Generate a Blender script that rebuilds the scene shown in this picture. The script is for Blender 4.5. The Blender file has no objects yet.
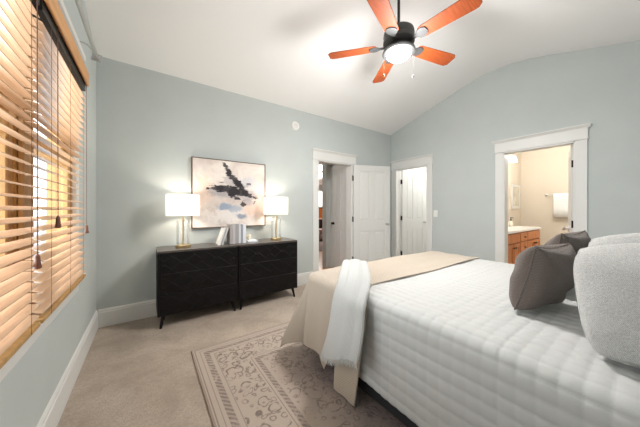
import bpy, bmesh, math, random
import numpy as np
from mathutils import Vector, Matrix
random.seed(7)
scene = bpy.context.scene
PI = math.pi
sin, cos = math.sin, math.cos
R = math.radians

# ------------------------------------------------------------------ camera
cam_d = bpy.data.cameras.new('camera'); cam = bpy.data.objects.new('camera', cam_d)
scene.collection.objects.link(cam); scene.camera = cam
cam_d.sensor_width = 36.0; cam_d.lens = 36.0 * 242.0 / 640.0
cam_d.shift_y = -4.5 / 640.0
cam_d.clip_start = 0.02
cam.location = (0.43, -3.33, 1.212)
cam.rotation_euler = (R(90), 0, R(-35.4))
scene.view_settings.view_transform = 'Standard'
scene.view_settings.look = 'None'
scene.view_settings.gamma = 1.0
scene.view_settings.use_curve_mapping = False
scene.view_settings.exposure = 0.36
try:
    scene.cycles.max_bounces = 10; scene.cycles.diffuse_bounces = 6
    scene.cycles.transparent_max_bounces = 12
    scene.cycles.use_denoising = True
    scene.cycles.sample_clamp_indirect = 6
except Exception:
    pass

# ------------------------------------------------------------------ world and daylight
world = bpy.data.worlds.new('world'); scene.world = world; world.use_nodes = True
bg = world.node_tree.nodes['Background']
bg.inputs[0].default_value = (0.90, 0.95, 1.0, 1); bg.inputs[1].default_value = 2.6

def light(name, kind, loc, energy, color=(1, 1, 1), size=0.1, rot=(0, 0, 0), size_y=None, radius=None):
    d = bpy.data.lights.new(name, kind); o = bpy.data.objects.new(name, d)
    scene.collection.objects.link(o); o.location = loc; o.rotation_euler = rot
    d.energy = energy; d.color = color
    if kind == 'AREA':
        d.shape = 'RECTANGLE'; d.size = size; d.size_y = size_y or size
    else:
        d.shadow_soft_size = radius if radius is not None else size
    return o
# daylight pouring in through the two side windows
light('daylight', 'AREA', (-0.75, -1.80, 1.75), 85, (0.92, 0.97, 1.0), 2.4, (0, R(-82), 0), 2.2)

# ------------------------------------------------------------------ materials
MATS = {}
def new_mat(name):
    m = bpy.data.materials.new(name); m.use_nodes = True
    nt = m.node_tree; b = nt.nodes['Principled BSDF']; MATS[name] = m
    return m, nt, b
def srgb(r, g, b):
    f = lambda c: (c / 255 / 12.92) if c / 255 <= 0.04045 else ((c / 255 + 0.055) / 1.055) ** 2.4
    return (f(r), f(g), f(b), 1)
def simple(name, col, rough=0.6, metal=0.0, var=0.0, nscale=8.0, bump=0.0, bscale=60.0, spec=0.5, stretch=None, sheen=0.0):
    m, nt, b = new_mat(name)
    b.inputs['Base Color'].default_value = col; b.inputs['Roughness'].default_value = rough
    b.inputs['Metallic'].default_value = metal; b.inputs['Specular IOR Level'].default_value = spec
    if sheen: b.inputs['Sheen Weight'].default_value = sheen
    tc = nt.nodes.new('ShaderNodeTexCoord'); mp = nt.nodes.new('ShaderNodeMapping')
    nt.links.new(tc.outputs['Object'], mp.inputs[0])
    if stretch: mp.inputs['Scale'].default_value = stretch
    if var:
        n = nt.nodes.new('ShaderNodeTexNoise'); n.inputs['Scale'].default_value = nscale; n.inputs['Detail'].default_value = 5
        nt.links.new(mp.outputs[0], n.inputs[0])
        r = nt.nodes.new('ShaderNodeValToRGB'); nt.links.new(n.outputs[0], r.inputs[0])
        r.color_ramp.elements[0].position = 0.3; r.color_ramp.elements[1].position = 0.7
        r.color_ramp.elements[0].color = tuple(c * (1 - var) for c in col[:3]) + (1,)
        r.color_ramp.elements[1].color = tuple(min(1, c * (1 + var)) for c in col[:3]) + (1,)
        nt.links.new(r.outputs[0], b.inputs['Base Color'])
    if bump:
        n2 = nt.nodes.new('ShaderNodeTexNoise'); n2.inputs['Scale'].default_value = bscale; n2.inputs['Detail'].default_value = 3
        nt.links.new(mp.outputs[0], n2.inputs[0])
        bp = nt.nodes.new('ShaderNodeBump'); bp.inputs['Strength'].default_value = bump; bp.inputs['Distance'].default_value = 0.01
        nt.links.new(n2.outputs[0], bp.inputs['Height']); nt.links.new(bp.outputs[0], b.inputs['Normal'])
    return m

M_WALL = simple('sage_wall_paint', (0.52, 0.56, 0.55, 1), 0.75, var=0.02, nscale=3, bump=0.05, bscale=180, spec=0.25)
M_CEIL = simple('ceiling_paint', (0.86, 0.86, 0.86, 1), 0.9, bump=0.04, bscale=140, spec=0.2)
M_TRIM = simple('white_trim_paint', (0.72, 0.72, 0.70, 1), 0.4, spec=0.4)
M_DOOR = simple('white_door_paint', (0.66, 0.66, 0.64, 1), 0.45, spec=0.4)
M_BWALL = simple('beige_bath_paint', (0.70, 0.63, 0.53, 1), 0.8, spec=0.2)
M_CLOSET = simple('closet_white_paint', (0.83, 0.82, 0.79, 1), 0.8, spec=0.2)
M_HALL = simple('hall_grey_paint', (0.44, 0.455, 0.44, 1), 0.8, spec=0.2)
M_BLACK = simple('black_lacquer_wood', (0.0045, 0.0036, 0.0038, 1), 0.5, var=0.3, nscale=14, spec=0.22, stretch=(1, 1, 6))
M_TOPSHEEN = simple('dresser_top_sheen', (0.085, 0.070, 0.062, 1), 0.28, spec=0.6)  # top coloured lighter to give the lamp glow it reflects
M_DARK = simple('dark_bronze', (0.02, 0.018, 0.017, 1), 0.4, 0.6)
M_FANMETAL = simple('fan_iron', (0.060, 0.060, 0.060, 1), 0.45, 0.25)
M_BRASS = simple('brushed_brass', (0.74, 0.58, 0.32, 1), 0.28, 1.0)
M_NICKEL = simple('brushed_nickel', (0.58, 0.57, 0.56, 1), 0.35, 0.9)
M_ORANGE = simple('cherry_blade_wood', (0.31, 0.062, 0.014, 1), 0.5, var=0.28, nscale=6, stretch=(1.2, 18, 1), spec=0.35)
M_SLAT = simple('honey_blind_wood', (0.58, 0.39, 0.25, 1), 0.30, var=0.16, nscale=5, stretch=(10, 1.0, 10), spec=0.5)
M_VAL = simple('honey_valance_wood', (0.60, 0.29, 0.095, 1), 0.4, var=0.12, nscale=5, stretch=(10, 1, 10), spec=0.4)
M_OAK = simple('golden_window_wood', (0.46, 0.27, 0.10, 1), 0.5, var=0.15, nscale=5, stretch=(8, 8, 1))
M_VANITY = simple('orange_maple_wood', (0.56, 0.18, 0.035, 1), 0.4, var=0.15, nscale=4, stretch=(5, 5, 1))
M_VGROOVE = simple('vanity_frame_wood', (0.33, 0.09, 0.02, 1), 0.5)
M_WHITE = simple('white_gloss', (0.85, 0.85, 0.83, 1), 0.25)
M_PLASTIC = simple('white_plastic', (0.80, 0.80, 0.77, 1), 0.4)
M_CORD = simple('brown_cord', (0.16, 0.07, 0.035, 1), 0.7)
M_TASSEL = simple('walnut_tassel', (0.14, 0.045, 0.02, 1), 0.4)
M_TOWEL = simple('white_terry', (0.86, 0.86, 0.85, 1), 0.95, bump=0.5, bscale=220)
M_PAPER = simple('book_paper', (0.80, 0.78, 0.74, 1), 0.9)
M_BEDFRAME = simple('charcoal_bed_fabric', (0.022, 0.022, 0.026, 1), 0.9, bump=0.2, bscale=200)
M_MATTRESS = simple('mattress_ticking', (0.75, 0.75, 0.73, 1), 0.9)
M_GREYPIL = None

def glass_mat(name, tint=(1, 1, 1, 1), gloss=0.08, edge=0.6):
    m, nt, b = new_mat(name)
    nt.nodes.remove(b); out = nt.nodes['Material Output']
    t = nt.nodes.new('ShaderNodeBsdfTransparent'); t.inputs[0].default_value = tint
    g = nt.nodes.new('ShaderNodeBsdfGlossy'); g.inputs['Roughness'].default_value = 0.03
    lw = nt.nodes.new('ShaderNodeLayerWeight'); lw.inputs[0].default_value = 0.35
    mu = nt.nodes.new('ShaderNodeMath'); mu.operation = 'MULTIPLY_ADD'; mu.inputs[1].default_value = edge; mu.inputs[2].default_value = gloss * 0.5
    nt.links.new(lw.outputs['Fresnel'], mu.inputs[0])
    mx = nt.nodes.new('ShaderNodeMixShader')
    nt.links.new(mu.outputs[0], mx.inputs[0]); nt.links.new(t.outputs[0], mx.inputs[1]); nt.links.new(g.outputs[0], mx.inputs[2])
    nt.links.new(mx.outputs[0], out.inputs[0]); return m
M_PANE = glass_mat('window_glass', (1, 1, 1, 1), 0.02, 0.12)
M_GLASS = glass_mat('lamp_glass', (1, 1, 1, 1), 0.02, 0.3)

def shade_mat(name, col, tr=0.6):
    m, nt, b = new_mat(name); nt.nodes.remove(b); out = nt.nodes['Material Output']
    d = nt.nodes.new('ShaderNodeBsdfDiffuse'); d.inputs[0].default_value = col
    t = nt.nodes.new('ShaderNodeBsdfTranslucent'); t.inputs[0].default_value = col
    mx = nt.nodes.new('ShaderNodeMixShader'); mx.inputs[0].default_value = tr
    e = nt.nodes.new('ShaderNodeEmission'); e.inputs[0].default_value = (1.0, 0.93, 0.83, 1); e.inputs[1].default_value = 0.32  # glow added to the shade cloth itself, on top of the bulb's light
    ad = nt.nodes.new('ShaderNodeAddShader')
    nt.links.new(d.outputs[0], mx.inputs[1]); nt.links.new(t.outputs[0], mx.inputs[2]); nt.links.new(mx.outputs[0], ad.inputs[0]); nt.links.new(e.outputs[0], ad.inputs[1])
    nt.links.new(ad.outputs[0], out.inputs[0])
    return m
M_SHADE = shade_mat('linen_lampshade', (0.92, 0.90, 0.87, 1), 0.65)
def emit(name, col, s):
    m, nt, b = new_mat(name); b.inputs['Base Color'].default_value = (0.9, 0.9, 0.9, 1)
    b.inputs['Emission Color'].default_value = col; b.inputs['Emission Strength'].default_value = s; return m
M_FANLAMP = emit('fan_lamp_glass', (1.0, 0.97, 0.92, 1), 12)
M_BULB = emit('warm_bulb', (1.0, 0.85, 0.65, 1), 20)
M_SCONCE = emit('sconce_glass', (1.0, 0.93, 0.82, 1), 7)

class N:
    """tiny maths-node helper"""
    def __init__(s, nt): s.nt = nt
    def m(s, op, a, b=None, c=None, clamp=False):
        n = s.nt.nodes.new('ShaderNodeMath'); n.operation = op; n.use_clamp = clamp
        for i, x in enumerate((a, b, c)):
            if x is None: continue
            if isinstance(x, (int, float)): n.inputs[i].default_value = x
            else: s.nt.links.new(x, n.inputs[i])
        return n.outputs[0]
    def mix(s, f, a, b):
        n = s.nt.nodes.new('ShaderNodeMix'); n.data_type = 'RGBA'
        for k, x in ((0, f), (6, a), (7, b)):
            if isinstance(x, (int, float, tuple)): n.inputs[k].default_value = x
            else: s.nt.links.new(x, n.inputs[k])
        return n.outputs[2]
    def noise(s, vec, sc, det=4, rough=0.55, dist=0.0):
        n = s.nt.nodes.new('ShaderNodeTexNoise'); n.inputs['Scale'].default_value = sc; n.inputs['Detail'].default_value = det
        n.inputs['Roughness'].default_value = rough; n.inputs['Distortion'].default_value = dist
        s.nt.links.new(vec, n.inputs['Vector']); return n
    def band(s, x, lo, hi, soft=0.004):
        a = s.m('SMOOTH_MIN', s.m('DIVIDE', s.m('SUBTRACT', x, lo), soft), 1.0, 0.0)
        a = s.m('MULTIPLY', s.m('DIVIDE', s.m('SUBTRACT', x, lo), soft), 1.0, clamp=True)
        b = s.m('MULTIPLY', s.m('DIVIDE', s.m('SUBTRACT', hi, x), soft), 1.0, clamp=True)
        return s.m('MULTIPLY', a, b)
    def step(s, x, lo, hi):
        n = s.nt.nodes.new('ShaderNodeMapRange'); n.inputs['From Min'].default_value = lo; n.inputs['From Max'].default_value = hi
        s.nt.links.new(x, n.inputs['Value']); return n.outputs[0]

# carpet
m, nt, b = new_mat('tan_cut_pile_carpet'); M_CARPET = m; h = N(nt)
tc = nt.nodes.new('ShaderNodeTexCoord'); P = tc.outputs['Object']
n1 = h.noise(P, 3.2, 5, 0.6, 0.6); n2 = h.noise(P, 150, 3, 0.7); n3 = h.noise(P, 45, 4, 0.8)
c = h.mix(h.step(n1.outputs[0], 0.38, 0.62), (0.47, 0.395, 0.325, 1), (0.63, 0.545, 0.46, 1))
c = h.mix(h.m('MULTIPLY', h.step(n2.outputs[0], 0.35, 0.65), 0.55), c, (0.34, 0.275, 0.22, 1))
c = h.mix(h.m('MULTIPLY', h.step(n3.outputs[0], 0.42, 0.62), 0.45), c, (0.36, 0.29, 0.235, 1))
nt.links.new(c, b.inputs['Base Color']); b.inputs['Roughness'].default_value = 1.0; b.inputs['Specular IOR Level'].default_value = 0.05
bp = nt.nodes.new('ShaderNodeBump'); bp.inputs['Strength'].default_value = 0.8; bp.inputs['Distance'].default_value = 0.012
hh = h.m('ADD', n2.outputs[0], h.m('MULTIPLY', n1.outputs[0], 1.5)); nt.links.new(hh, bp.inputs['Height']); nt.links.new(bp.outputs[0], b.inputs['Normal'])

# rug (object space: origin at its far left corner, x to the right, y negative towards the viewer)
RUG_W, RUG_L = 3.35, 2.44
m, nt, b = new_mat('distressed_oriental_rug'); M_RUG = m; h = N(nt)
tc = nt.nodes.new('ShaderNodeTexCoord'); P = tc.outputs['Object']
sx = nt.nodes.new('ShaderNodeSeparateXYZ'); nt.links.new(P, sx.inputs[0]); X, Y = sx.outputs[0], sx.outputs[1]
dY = h.m('MULTIPLY', Y, -1.0)
d = h.m('MINIMUM', h.m('MINIMUM', X, h.m('SUBTRACT', RUG_W, X)), h.m('MINIMUM', dY, h.m('SUBTRACT', RUG_L, dY)))
along = h.m('ADD', X, Y)
nl = h.noise(P, 2.2, 4, 0.6); nf = h.noise(P, 70, 4, 0.75); nm = h.noise(P, 14, 4, 0.65, 1.2)
warp = nt.nodes.new('ShaderNodeVectorMath'); warp.operation = 'MULTIPLY_ADD'
wn = h.noise(P, 7, 2); nt.links.new(wn.outputs['Color'], warp.inputs[0]); warp.inputs[1].default_value = (0.10, 0.10, 0.0); nt.links.new(P, warp.inputs[2])
def vor(sc, feat='DISTANCE_TO_EDGE', vec=None):
    v = nt.nodes.new('ShaderNodeTexVoronoi'); v.feature = feat; v.inputs['Scale'].default_value = sc
    nt.links.new(vec or warp.outputs[0], v.inputs['Vector']); return v.outputs['Distance']
base = h.mix(h.step(d, 0.40, 0.75), (0.42, 0.35, 0.295, 1), (0.165, 0.128, 0.132, 1))
base = h.mix(h.m('MULTIPLY', h.step(nl.outputs[0], 0.35, 0.65), 0.5), base, (0.46, 0.39, 0.33, 1))
# scroll work in the main border: broken curling lines
sc1 = h.m('ABSOLUTE', h.m('SUBTRACT', vor(11.0, 'F1'), 0.42)); ln1 = h.m('SUBTRACT', 1.0, h.step(sc1, 0.02, 0.07))
sc2 = h.m('ABSOLUTE', h.m('SUBTRACT', vor(20.0, 'F1'), 0.33)); ln2 = h.m('SUBTRACT', 1.0, h.step(sc2, 0.03, 0.11))
brk = h.step(nm.outputs[0], 0.36, 0.50)
border = h.m('MULTIPLY', h.m('MULTIPLY', h.m('MAXIMUM', ln1, h.m('MULTIPLY', ln2, 0.8)), brk), h.band(d, 0.155, 0.37))
field = h.m('MULTIPLY', h.m('MULTIPLY', h.m('MAXIMUM', ln1, ln2), h.step(nm.outputs[0], 0.38, 0.56)), h.m('MULTIPLY', h.step(d, 0.45, 0.47), 0.8))
# dashed guard bands
dash = h.m('GREATER_THAN', h.m('FRACT', h.m('MULTIPLY', along, 26.0)), 0.5)
g1 = h.m('MULTIPLY', h.band(d, 0.080, 0.125), h.m('MULTIPLY', h.m('ADD', h.m('MULTIPLY', dash, 0.35), 0.30), h.m('ADD', brk, 0.35)))
g2 = h.m('MULTIPLY', h.band(d, 0.400, 0.440), h.m('MULTIPLY', h.m('ADD', h.m('MULTIPLY', dash, 0.35), 0.30), h.m('ADD', brk, 0.35)))
lines = h.m('MAXIMUM', h.m('MAXIMUM', h.band(d, 0.020, 0.030, 0.003), h.band(d, 0.055, 0.062, 0.003)), h.m('MAXIMUM', h.band(d, 0.148, 0.155, 0.003), h.band(d, 0.378, 0.386, 0.003)))
dark = h.m('MAXIMUM', h.m('MAXIMUM', border, field), h.m('MAXIMUM', h.m('MAXIMUM', g1, g2), h.m('MULTIPLY', lines, 0.8)))
dark = h.m('MULTIPLY', dark, h.m('ADD', h.m('MULTIPLY', h.step(nf.outputs[0], 0.35, 0.6), 0.45), 0.5))
c = h.mix(h.m('MULTIPLY', dark, 0.95), base, (0.085, 0.064, 0.066, 1))
c = h.mix(h.m('MULTIPLY', h.step(nf.outputs[0], 0.45, 0.75), 0.30), c, (0.52, 0.45, 0.40, 1))
c = h.mix(h.m('MULTIPLY', h.m('LESS_THAN', d, 0.014), 0.6), c, (0.22, 0.17, 0.14, 1))
nt.links.new(c, b.inputs['Base Color']); b.inputs['Roughness'].default_value = 1.0; b.inputs['Specular IOR Level'].default_value = 0.05
bp = nt.nodes.new('ShaderNodeBump'); bp.inputs['Strength'].default_value = 0.4; bp.inputs['Distance'].default_value = 0.006
nt.links.new(nf.outputs[0], bp.inputs['Height']); nt.links.new(bp.outputs[0], b.inputs['Normal'])

# woven / knitted cloths
def cloth_mat(name, col, col2, vs, strength, kind='weave', sheen=0.2):
    m, nt, b = new_mat(name); h = N(nt)
    tc = nt.nodes.new('ShaderNodeTexCoord'); P = tc.outputs['UV']
    sx = nt.nodes.new('ShaderNodeSeparateXYZ'); nt.links.new(P, sx.inputs[0])
    if kind == 'weave':
        a = h.m('SINE', h.m('MULTIPLY', sx.outputs[0], vs)); c2 = h.m('SINE', h.m('MULTIPLY', sx.outputs[1], vs))
        hgt = h.m('MULTIPLY', a, c2)
    elif kind == 'dots':
        sn = h.m('ADD', sx.outputs[0], sx.outputs[1]); df = h.m('SUBTRACT', sx.outputs[0], sx.outputs[1])
        vo = nt.nodes.new('ShaderNodeTexVoronoi'); vo.feature = 'F1'; vo.inputs['Randomness'].default_value = 0.35
        rt = nt.nodes.new('ShaderNodeMapping'); rt.inputs['Rotation'].default_value = (0, 0, R(38)); rt.inputs['Scale'].default_value = (vs / 4, vs / 4, vs / 4)
        nt.links.new(P, rt.inputs[0]); nt.links.new(rt.outputs[0], vo.inputs['Vector'])
        hgt = h.m('SUBTRACT', 1.1, h.m('MULTIPLY', vo.outputs['Distance'], 2.6))
    else:
        hgt = h.m('SINE', h.m('MULTIPLY', sx.outputs[0], vs))
    ns = h.noise(tc.outputs['Object'], 160, 3)
    f = h.m('MULTIPLY', h.m('ADD', h.step(hgt, -0.6, 0.6), h.m('SUBTRACT', ns.outputs[0], 0.5)), 1.0, clamp=True)
    c = h.mix(f, col2, col)
    nt.links.new(c, b.inputs['Base Color']); b.inputs['Roughness'].default_value = 0.95
    b.inputs['Specular IOR Level'].default_value = 0.1; b.inputs['Sheen Weight'].default_value = sheen
    bp = nt.nodes.new('ShaderNodeBump'); bp.inputs['Strength'].default_value = strength; bp.inputs['Distance'].default_value = 0.004
    nt.links.new(h.m('ADD', hgt, ns.outputs[0]), bp.inputs['Height']); nt.links.new(bp.outputs[0], b.inputs['Normal'])
    return m
M_QUILT = simple('white_quilt_cotton', (0.52, 0.525, 0.515, 1), 0.85, bump=0.1, bscale=250, spec=0.2)
M_THROW = cloth_mat('beige_waffle_cotton', (0.56, 0.485, 0.40, 1), (0.46, 0.39, 0.315, 1), 2 * PI / 0.016, 0.5)
M_KNIT = cloth_mat('white_knit_wool', (0.66, 0.665, 0.65, 1), (0.55, 0.555, 0.54, 1), 2 * PI / 0.012, 0.5, 'rib')
M_EURO = cloth_mat('white_dotted_weave', (0.74, 0.735, 0.72, 1), (0.42, 0.415, 0.40, 1), 2 * PI / 0.024, 0.5, 'dots')
M_GREYPIL = cloth_mat('charcoal_brown_slub', (0.20, 0.165, 0.145, 1), (0.095, 0.077, 0.068, 1), 2 * PI / 0.008, 0.5)

# ------------------------------------------------------------------ object helpers
C = scene.collection
def link(name, me, mat=None, parent=None, loc=None):
    o = bpy.data.objects.new(name, me); C.objects.link(o)
    if mat: 
        for mm in (mat if isinstance(mat, (list, tuple)) else [mat]): me.materials.append(mm)
    if parent is not None: o.parent = parent
    if loc is not None: o.location = loc
    return o
def obj(name, bm, mat=None, parent=None, loc=None, smooth=False, bevel=0.0, seg=2):
    me = bpy.data.meshes.new(name); bmesh.ops.recalc_face_normals(bm, faces=bm.faces[:]); bm.to_mesh(me); bm.free()
    if smooth:
        for p in me.polygons: p.use_smooth = True
        try: me.set_sharp_from_angle(angle=R(40))
        except Exception: pass
    o = link(name, me, mat, parent, loc)
    if bevel:
        md = o.modifiers.new('bevel', 'BEVEL'); md.width = bevel; md.segments = seg; md.limit_method = 'ANGLE'; md.angle_limit = R(40)
    return o
def tag(o, label, cat, group=None):
    o['label'] = label; o['category'] = cat
    if group: o['group'] = group
    return o
def thing(name, label, cat, loc=(0, 0, 0), rz=0, group=None):
    o = bpy.data.objects.new(name, None); o.empty_display_size = 0.1; C.objects.link(o)
    o.location = loc; o.rotation_euler = (0, 0, rz); return tag(o, label, cat, group)
def struct(o):
    o['kind'] = 'structure'; return o
def box(bm, x0, x1, y0, y1, z0, z1, mat=None):
    vs = [bm.verts.new(p) for p in ((x0, y0, z0), (x1, y0, z0), (x1, y1, z0), (x0, y1, z0), (x0, y0, z1), (x1, y0, z1), (x1, y1, z1), (x0, y1, z1))]
    if mat is not None:
        for v in vs: v.co = mat @ v.co
    fs = []
    for f in ((0, 3, 2, 1), (4, 5, 6, 7), (0, 1, 5, 4), (1, 2, 6, 5), (2, 3, 7, 6), (3, 0, 4, 7)): fs.append(bm.faces.new([vs[i] for i in f]))
    return fs
def B(*boxes):
    bm = bmesh.new()
    for b_ in boxes: box(bm, *b_)
    return bm
def lathe(prof, n=32, bm=None, at=(0, 0, 0), axis=None, cap=True):
    bm = bm or bmesh.new(); rings = []
    M = axis if axis is not None else Matrix.Identity(4)
    for (r, z) in prof:
        if r < 1e-5: rings.append([bm.verts.new(Vector(at) + (M @ Vector((0, 0, z))))]); continue
        rings.append([bm.verts.new(Vector(at) + (M @ Vector((r * cos(2 * PI * k / n), r * sin(2 * PI * k / n), z)))) for k in range(n)])
    for a, b_ in zip(rings[:-1], rings[1:]):
        if len(a) == 1 and len(b_) == 1: continue
        for k in range(n):
            k2 = (k + 1) % n
            if len(a) == 1: bm.faces.new([a[0], b_[k2], b_[k]])
            elif len(b_) == 1: bm.faces.new([a[k], a[k2], b_[0]])
            else: bm.faces.new([a[k], a[k2], b_[k2], b_[k]])
    if cap:
        for rg in (rings[0], rings[-1]):
            if len(rg) > 2: bm.faces.new(rg)
    return bm
def tube(pts, r, n=10, bm=None, radii=None):
    bm = bm or bmesh.new(); pts = [Vector(p) for p in pts]; rings = []
    for i, p in enumerate(pts):
        t = (pts[min(i + 1, len(pts) - 1)] - pts[max(i - 1, 0)]).normalized()
        up = Vector((0, 0, 1)) if abs(t.z) < 0.9 else Vector((1, 0, 0))
        u = t.cross(up).normalized(); v = t.cross(u).normalized(); rr = radii[i] if radii else r
        rings.append([bm.verts.new(p + (u * cos(2 * PI * k / n) + v * sin(2 * PI * k / n)) * rr) for k in range(n)])
    for a, b_ in zip(rings[:-1], rings[1:]):
        for k in range(n): bm.faces.new([a[k], a[(k + 1) % n], b_[(k + 1) % n], b_[k]])
    bm.faces.new(rings[0]); bm.faces.new(rings[-1]); return bm
def prism(poly, z0, z1, bm=None, M=None):
    bm = bm or bmesh.new(); M = M or Matrix.Identity(4)
    a = [bm.verts.new(M @ Vector((x, y, z0))) for x, y in poly]; b_ = [bm.verts.new(M @ Vector((x, y, z1))) for x, y in poly]
    bm.faces.new(a); bm.faces.new(b_)
    for k in range(len(poly)): bm.faces.new([a[k], a[(k + 1) % len(poly)], b_[(k + 1) % len(poly)], b_[k]])
    return bm
def grid_mesh(name, V, nu, nv, mat, parent=None, uv=None, closed_thick=0.0, loc=None):
    """V: (nu*nv,3) array, row-major over u then v"""
    me = bpy.data.meshes.new(name)
    i = np.arange(nu - 1)[:, None] * nv + np.arange(nv - 1)[None, :]
    F = np.stack([i, i + nv, i + nv + 1, i + 1], -1).reshape(-1, 4)
    me.from_pydata([tuple(v) for v in V.tolist()], [], F.tolist())
    if uv is not None:
        l = me.uv_layers.new(name='uv'); idx = F.reshape(-1)
        l.data.foreach_set('uv', uv[idx].astype(np.float32).reshape(-1))
    for p in me.polygons: p.use_smooth = True
    o = link(name, me, mat, parent, loc)
    if closed_thick:
        md = o.modifiers.new('thickness', 'SOLIDIFY'); md.thickness = closed_thick; md.offset = -1
    return o

# ------------------------------------------------------------------ room shell
W, DEP = 4.65, 3.90
PROF = [(0.0, 2.78), (-1.40, 3.196), (-1.60, 3.250), (-1.78, 3.283), (-1.95, 3.294), (-2.12, 3.283), (-2.30, 3.250), (-2.50, 3.196), (-3.90, 2.78)]
def topz(y):
    for (a, za), (b_, zb) in zip(PROF[:-1], PROF[1:]):
        if b_ <= y <= a: return za + (zb - za) * (a - y) / (a - b_)
    return 2.78
def gable_wall(name, x0, x1, holes, mat):
    """wall lying between x0 and x1; holes = (y0,y1,z0,z1)"""
    ys = sorted(set([p[0] for p in PROF] + [h_[0] for h_ in holes] + [h_[1] for h_ in holes]))
    bm = bmesh.new()
    for a, b_ in zip(ys[:-1], ys[1:]):
        segs = [[0.0, None]]
        for (hy0, hy1, hz0, hz1) in holes:
            if hy0 <= a + 1e-6 and b_ - 1e-6 <= hy1:
                segs = [[0.0, hz0], [hz1, None]] if hz0 > 0 else [[hz1, None]]
        for s0, s1 in segs:
            za = topz(a) if s1 is None else s1; zb = topz(b_) if s1 is None else s1
            vs = [bm.verts.new(p) for p in ((x0, a, s0), (x1, a, s0), (x1, b_, s0), (x0, b_, s0), (x0, a, za), (x1, a, za), (x1, b_, zb), (x0, b_, zb))]
            for f in ((0, 3, 2, 1), (4, 5, 6, 7), (0, 1, 5, 4), (1, 2, 6, 5), (2, 3, 7, 6), (3, 0, 4, 7)): bm.faces.new([vs[i] for i in f])
    bmesh.ops.remove_doubles(bm, verts=bm.verts[:], dist=1e-5)
    return struct(obj(name, bm, mat))
WZ0, WZ1 = 0.735, 2.20
WIN = [(-1.725, -0.95), (-2.61, -1.815)]
T = 0.12
gable_wall('wall_left', -T, 0.0, [(a, b_, WZ0, WZ1) for a, b_ in WIN], M_WALL)
CL = (-0.83, -0.135); BA = (-2.735, -2.005); ZD = 2.035
gable_wall('wall_right', W, W + T, [(CL[0], CL[1], 0, ZD), (BA[0], BA[1], 0, ZD)], M_WALL)
DX = (2.745, 3.505)
struct(obj('wall_back', B((-T, DX[0], 0, T, 0, 2.78), (DX[1], W + T, 0, T, 0, 2.78), (DX[0], DX[1], 0, T, ZD, 2.78)), M_WALL))
struct(obj('wall_front', B((-T, W + T, -DEP - T, -DEP, 0, 2.78)), M_WALL))
# vaulted ceiling slab
bm = bmesh.new(); lo = []; hi = []
for (y, z) in PROF:
    lo.append([bm.verts.new((x, y, z)) for x in (-T, W + T)]); hi.append([bm.verts.new((x, y, z + 0.1)) for x in (-T, W + T)])
for k in range(len(PROF) - 1):
    bm.faces.new([lo[k][0], lo[k][1], lo[k + 1][1], lo[k + 1][0]]); bm.faces.new([hi[k][0], hi[k + 1][0], hi[k + 1][1], hi[k][1]])
    for s in (0, 1): bm.faces.new([lo[k][s], lo[k + 1][s], hi[k + 1][s], hi[k][s]])
for k in (0, -1): bm.faces.new([lo[k][0], lo[k][1], hi[k][1], hi[k][0]])
struct(obj('ceiling', bm, M_CEIL, smooth=True))
struct(obj('floor', B((-T, W + T, -DEP - T, T, -0.1, 0.0)), M_CARPET))

struct(obj('added_ground_outside', B((-45, -T - 0.01, -30, 45, -0.6, -0.5)), simple('pale_added_ground', (0.36, 0.37, 0.36, 1), 0.9, var=0.2, nscale=0.6)))  # ground added to cut sky light reaching the slats from below

# baseboards with a stepped cap
def baseboard(name, p0, p1, nrm, hgt=0.185):
    (xa, ya), (xb, yb) = p0, p1; nx, ny = nrm; bm = bmesh.new()
    prof = [(0, 0), (0.016, 0), (0.016, hgt - 0.035), (0.011, hgt - 0.03), (0.011, hgt - 0.018), (0.006, hgt - 0.008), (0.0, hgt)]
    A = [bm.verts.new((xa + nx * d_, ya + ny * d_, z)) for d_, z in prof]; Bv = [bm.verts.new((xb + nx * d_, yb + ny * d_, z)) for d_, z in prof]
    for k in range(len(prof)): bm.faces.new([A[k], A[(k + 1) % len(prof)], Bv[(k + 1) % len(prof)], Bv[k]])
    bm.faces.new(A); bm.faces.new(Bv); return struct(obj(name, bm, M_TRIM))
baseboard('baseboard_left', (0, -DEP), (0, 0), (1, 0))
baseboard('baseboard_back', (0.016, 0), (DX[0] - 0.10, 0), (0, -1))
baseboard('baseboard_back_right', (DX[1] + 0.10, 0), (W - 0.016, 0), (0, -1))
baseboard('baseboard_right', (W, BA[1] + 0.10), (W, CL[0] - 0.10), (-1, 0))
baseboard('baseboard_right_front', (W, -DEP), (W, BA[0] - 0.10), (-1, 0))

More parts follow.
